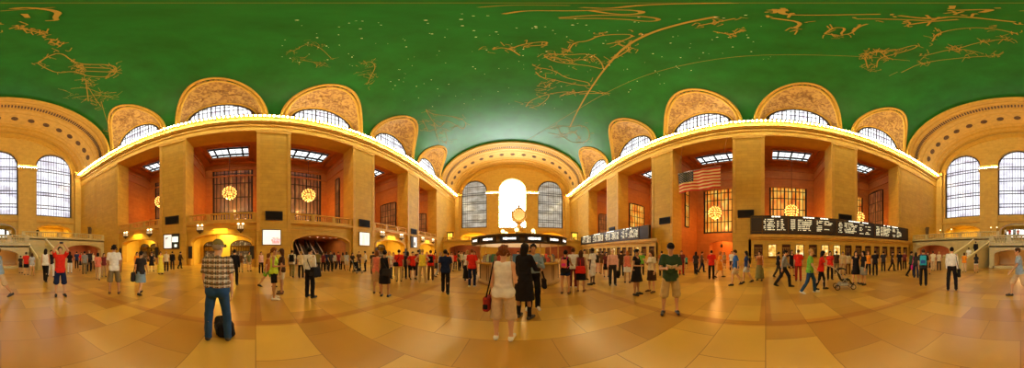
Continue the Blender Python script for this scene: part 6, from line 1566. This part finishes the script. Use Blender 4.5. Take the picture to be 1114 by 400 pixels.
# ---- things people hold or set down
r = empty('duffel_bag', at(244, 361)[:2]+(0,), .35, label='black duffel bag on the floor beside the plaid shirt man', cat='bag')
def duf():
    f = Field((-.34,-.2,-.02), (.34,.2,.34), .012); g = np.meshgrid(*f.ax, indexing='ij'); rr = .07
    q = [np.maximum(np.abs(g[0])-.27+rr*1, 0), np.maximum(np.abs(g[1])-.15+rr, 0), np.maximum(np.abs(g[2]-.135)-.13+rr, 0)]; f.F = (np.sqrt(q[0]**2+q[1]**2+q[2]**2)-rr).astype(np.float32); f.noise(.012, 20, 2); return f.mesh('bag')
o = link('body', duf(), r); o.data.materials.append(cm('cloth','black'))
m = MB(); m.bev(-.2,.2,-.165,-.13,.04,.17,.012); m.build('pocket', cm('cloth','charcoal'), r)
for q in (-.06,.06):
    m = MB(); m.tube([(-.13,q,.24),(-.1,q*1.3,.31),(0,q*1.3,.34),(.1,q*1.3,.31),(.13,q,.24)], .011, 6); m.build('strap', cm('cloth','charcoal'), r)
m = MB(); m.tube([(-.22,0,.262),(.22,0,.262)], .006, 5); m.build('zip', M['steel'], r)
# booklet
w0 = wpt(rm_, rm_['J']['wr0']+np.array([.06,.11,.03])); w1 = wpt(rm_, rm_['J']['wr1']+np.array([-.06,.11,.03])); c = (w0+w1)/2
r = empty('booklet', c, rm_['o'].rotation_euler.z, label='open pale booklet in the hands of the capped man', cat='booklet'); r.rotation_euler.x = .5
for s_ in (-1,1):
    m = MB(); m.hexa([(s_*x, y, z+.03*x/.11) for z in (0,.008) for y in (-.08,.08) for x in (0,.12)]); m.build('page', cm('cloth','white'), r)
m = MB(); m.box(-.006,.006,-.08,.08,-.006,.01); m.build('spine', cm('cloth','grey'), r)
m = MB()
for s_ in (-1,1):
    for k in range(5): m.box(min(s_*.02,s_*.1), max(s_*.02,s_*.1), .05-.025*k, .056-.025*k, .026, .036)
# camera in the photographer's hands
J = ph['J']; c = wpt(ph, (J['wr0']+J['wr1'])/2+np.array([0,.07,.05]))
r = empty('camera', c, ph['o'].rotation_euler.z, label='small black camera held up by the man in the bright red shirt', cat='camera')
m = MB(); m.bev(-.06,.06,-.02,.02,-.035,.035,.008); m.build('body', M['black'], r)
m = MB(); m.lathe([(0,.05),(.02,.05),(.026,.045),(.026,.02)], n=14, axis='y'); m.build('lens', M['iron'], r)
m = MB(); m.bev(.02,.045,-.012,.012,.035,.045,.003); m.build('shutter_button', M['steel'], r)
# pushchairs
def pushchair(x, y, rz, s_, label, col, col2):
    r = empty('stroller', (x,y,0), rz, label=label, cat='stroller'); r.scale = (s_,)*3      # faces +y
    m = MB()
    for q in (-.24,.24):
        m.tube([(q,-.62,1.02),(q,-.45,.98),(q,-.1,.55),(q,.36,.14)], .015, 8); m.tube([(q,-.34,.14),(q,.02,.52),(q,.18,.60)], .014, 8); m.tube([(q,-.36,.14),(q,.36,.14)], .012, 6)
    m.tube([(-.24,-.62,1.02),(.24,-.62,1.02)], .015, 8); m.tube([(-.24,.0,.14),(.24,.0,.14)], .012, 6); m.build('frame', M['steel'], r)
    m = MB(); m.tube([(-.25,-.62,1.02),(.25,-.62,1.02)], .024, 8); m.build('handle', M['black'], r)
    m = MB(); m.hexa([(x_,y_,z_) for (y_,z_) in ((-.12,.42),(-.10,.37),(.22,.46),(.23,.41)) for x_ in (-.21,.21)]); m.hexa([(x_,y_,z_) for (y_,z_) in ((-.12,.42),(-.16,.40),(-.30,.86),(-.34,.84)) for x_ in (-.21,.21)]); m.hexa([(x_,y_,z_) for (y_,z_) in ((.22,.44),(.25,.42),(.34,.2),(.37,.2)) for x_ in (-.18,.18)]); m.build('seat', cm('cloth',col), r)
    m = MB(); vs = []; fs = []
    for i in range(9):
        t = math.radians(20+i*15)
        for j in range(7): u = -1+j/3; vs.append((.23*u, -.14-.30*math.cos(t)*(1-.25*u*u), .72+.26*math.sin(t)*(1-.2*u*u)))
    for i in range(8):
        for j in range(6): q = i*7+j; fs.append((q,q+1,q+8,q+7))
    m.add(vs, fs, True); o = m.build('canopy', cm('cloth',col), r); sm_ = o.modifiers.new('thick','SOLIDIFY'); sm_.thickness = .012
    m = MB(); m.bev(-.2,.2,-.26,.16,.17,.30,.03); m.build('basket', cm('cloth',col2), r)
    for (wx, wy) in ((-.25,-.34),(.25,-.34),(-.25,.36),(.25,.36)):
        m = MB(); m.tube([(wx,wy+.105*math.cos(2*PI*i/20),.122+.105*math.sin(2*PI*i/20)) for i in range(20)], .017, 6, closed=True)
        w_ = m.build('wheel', M['black'], r); m = MB()
        for i in range(6): a_ = PI*i/3; m.tube([(wx,wy,.122),(wx,wy+.1*math.cos(a_),.122+.1*math.sin(a_))], .006, 4)
        m.sphere((wx,wy,.122), .022, 8, 5); m.build('spokes', M['steel'], w_)
for (p, sc, lb, c1, c2) in ((mom, .95, 'dark stroller with pale blanket basket pushed by the woman in red top', 'charcoal', 'lightgrey'),):
    q = wpt(p, (0, 1.02, 0)); pushchair(q.x, q.y, p['o'].rotation_euler.z, sc, lb, c1, c2)
pp = next(p for p in PEOPLE if 'pushchair below the second' in p['o']['label'] or 'small dark pushchair' in p['o']['label'])
q = wpt(pp, (0, 1.02, 0)); pushchair(q.x, q.y, pp['o'].rotation_euler.z, .9, 'small dark pushchair below the pale green screen', 'black', 'charcoal')
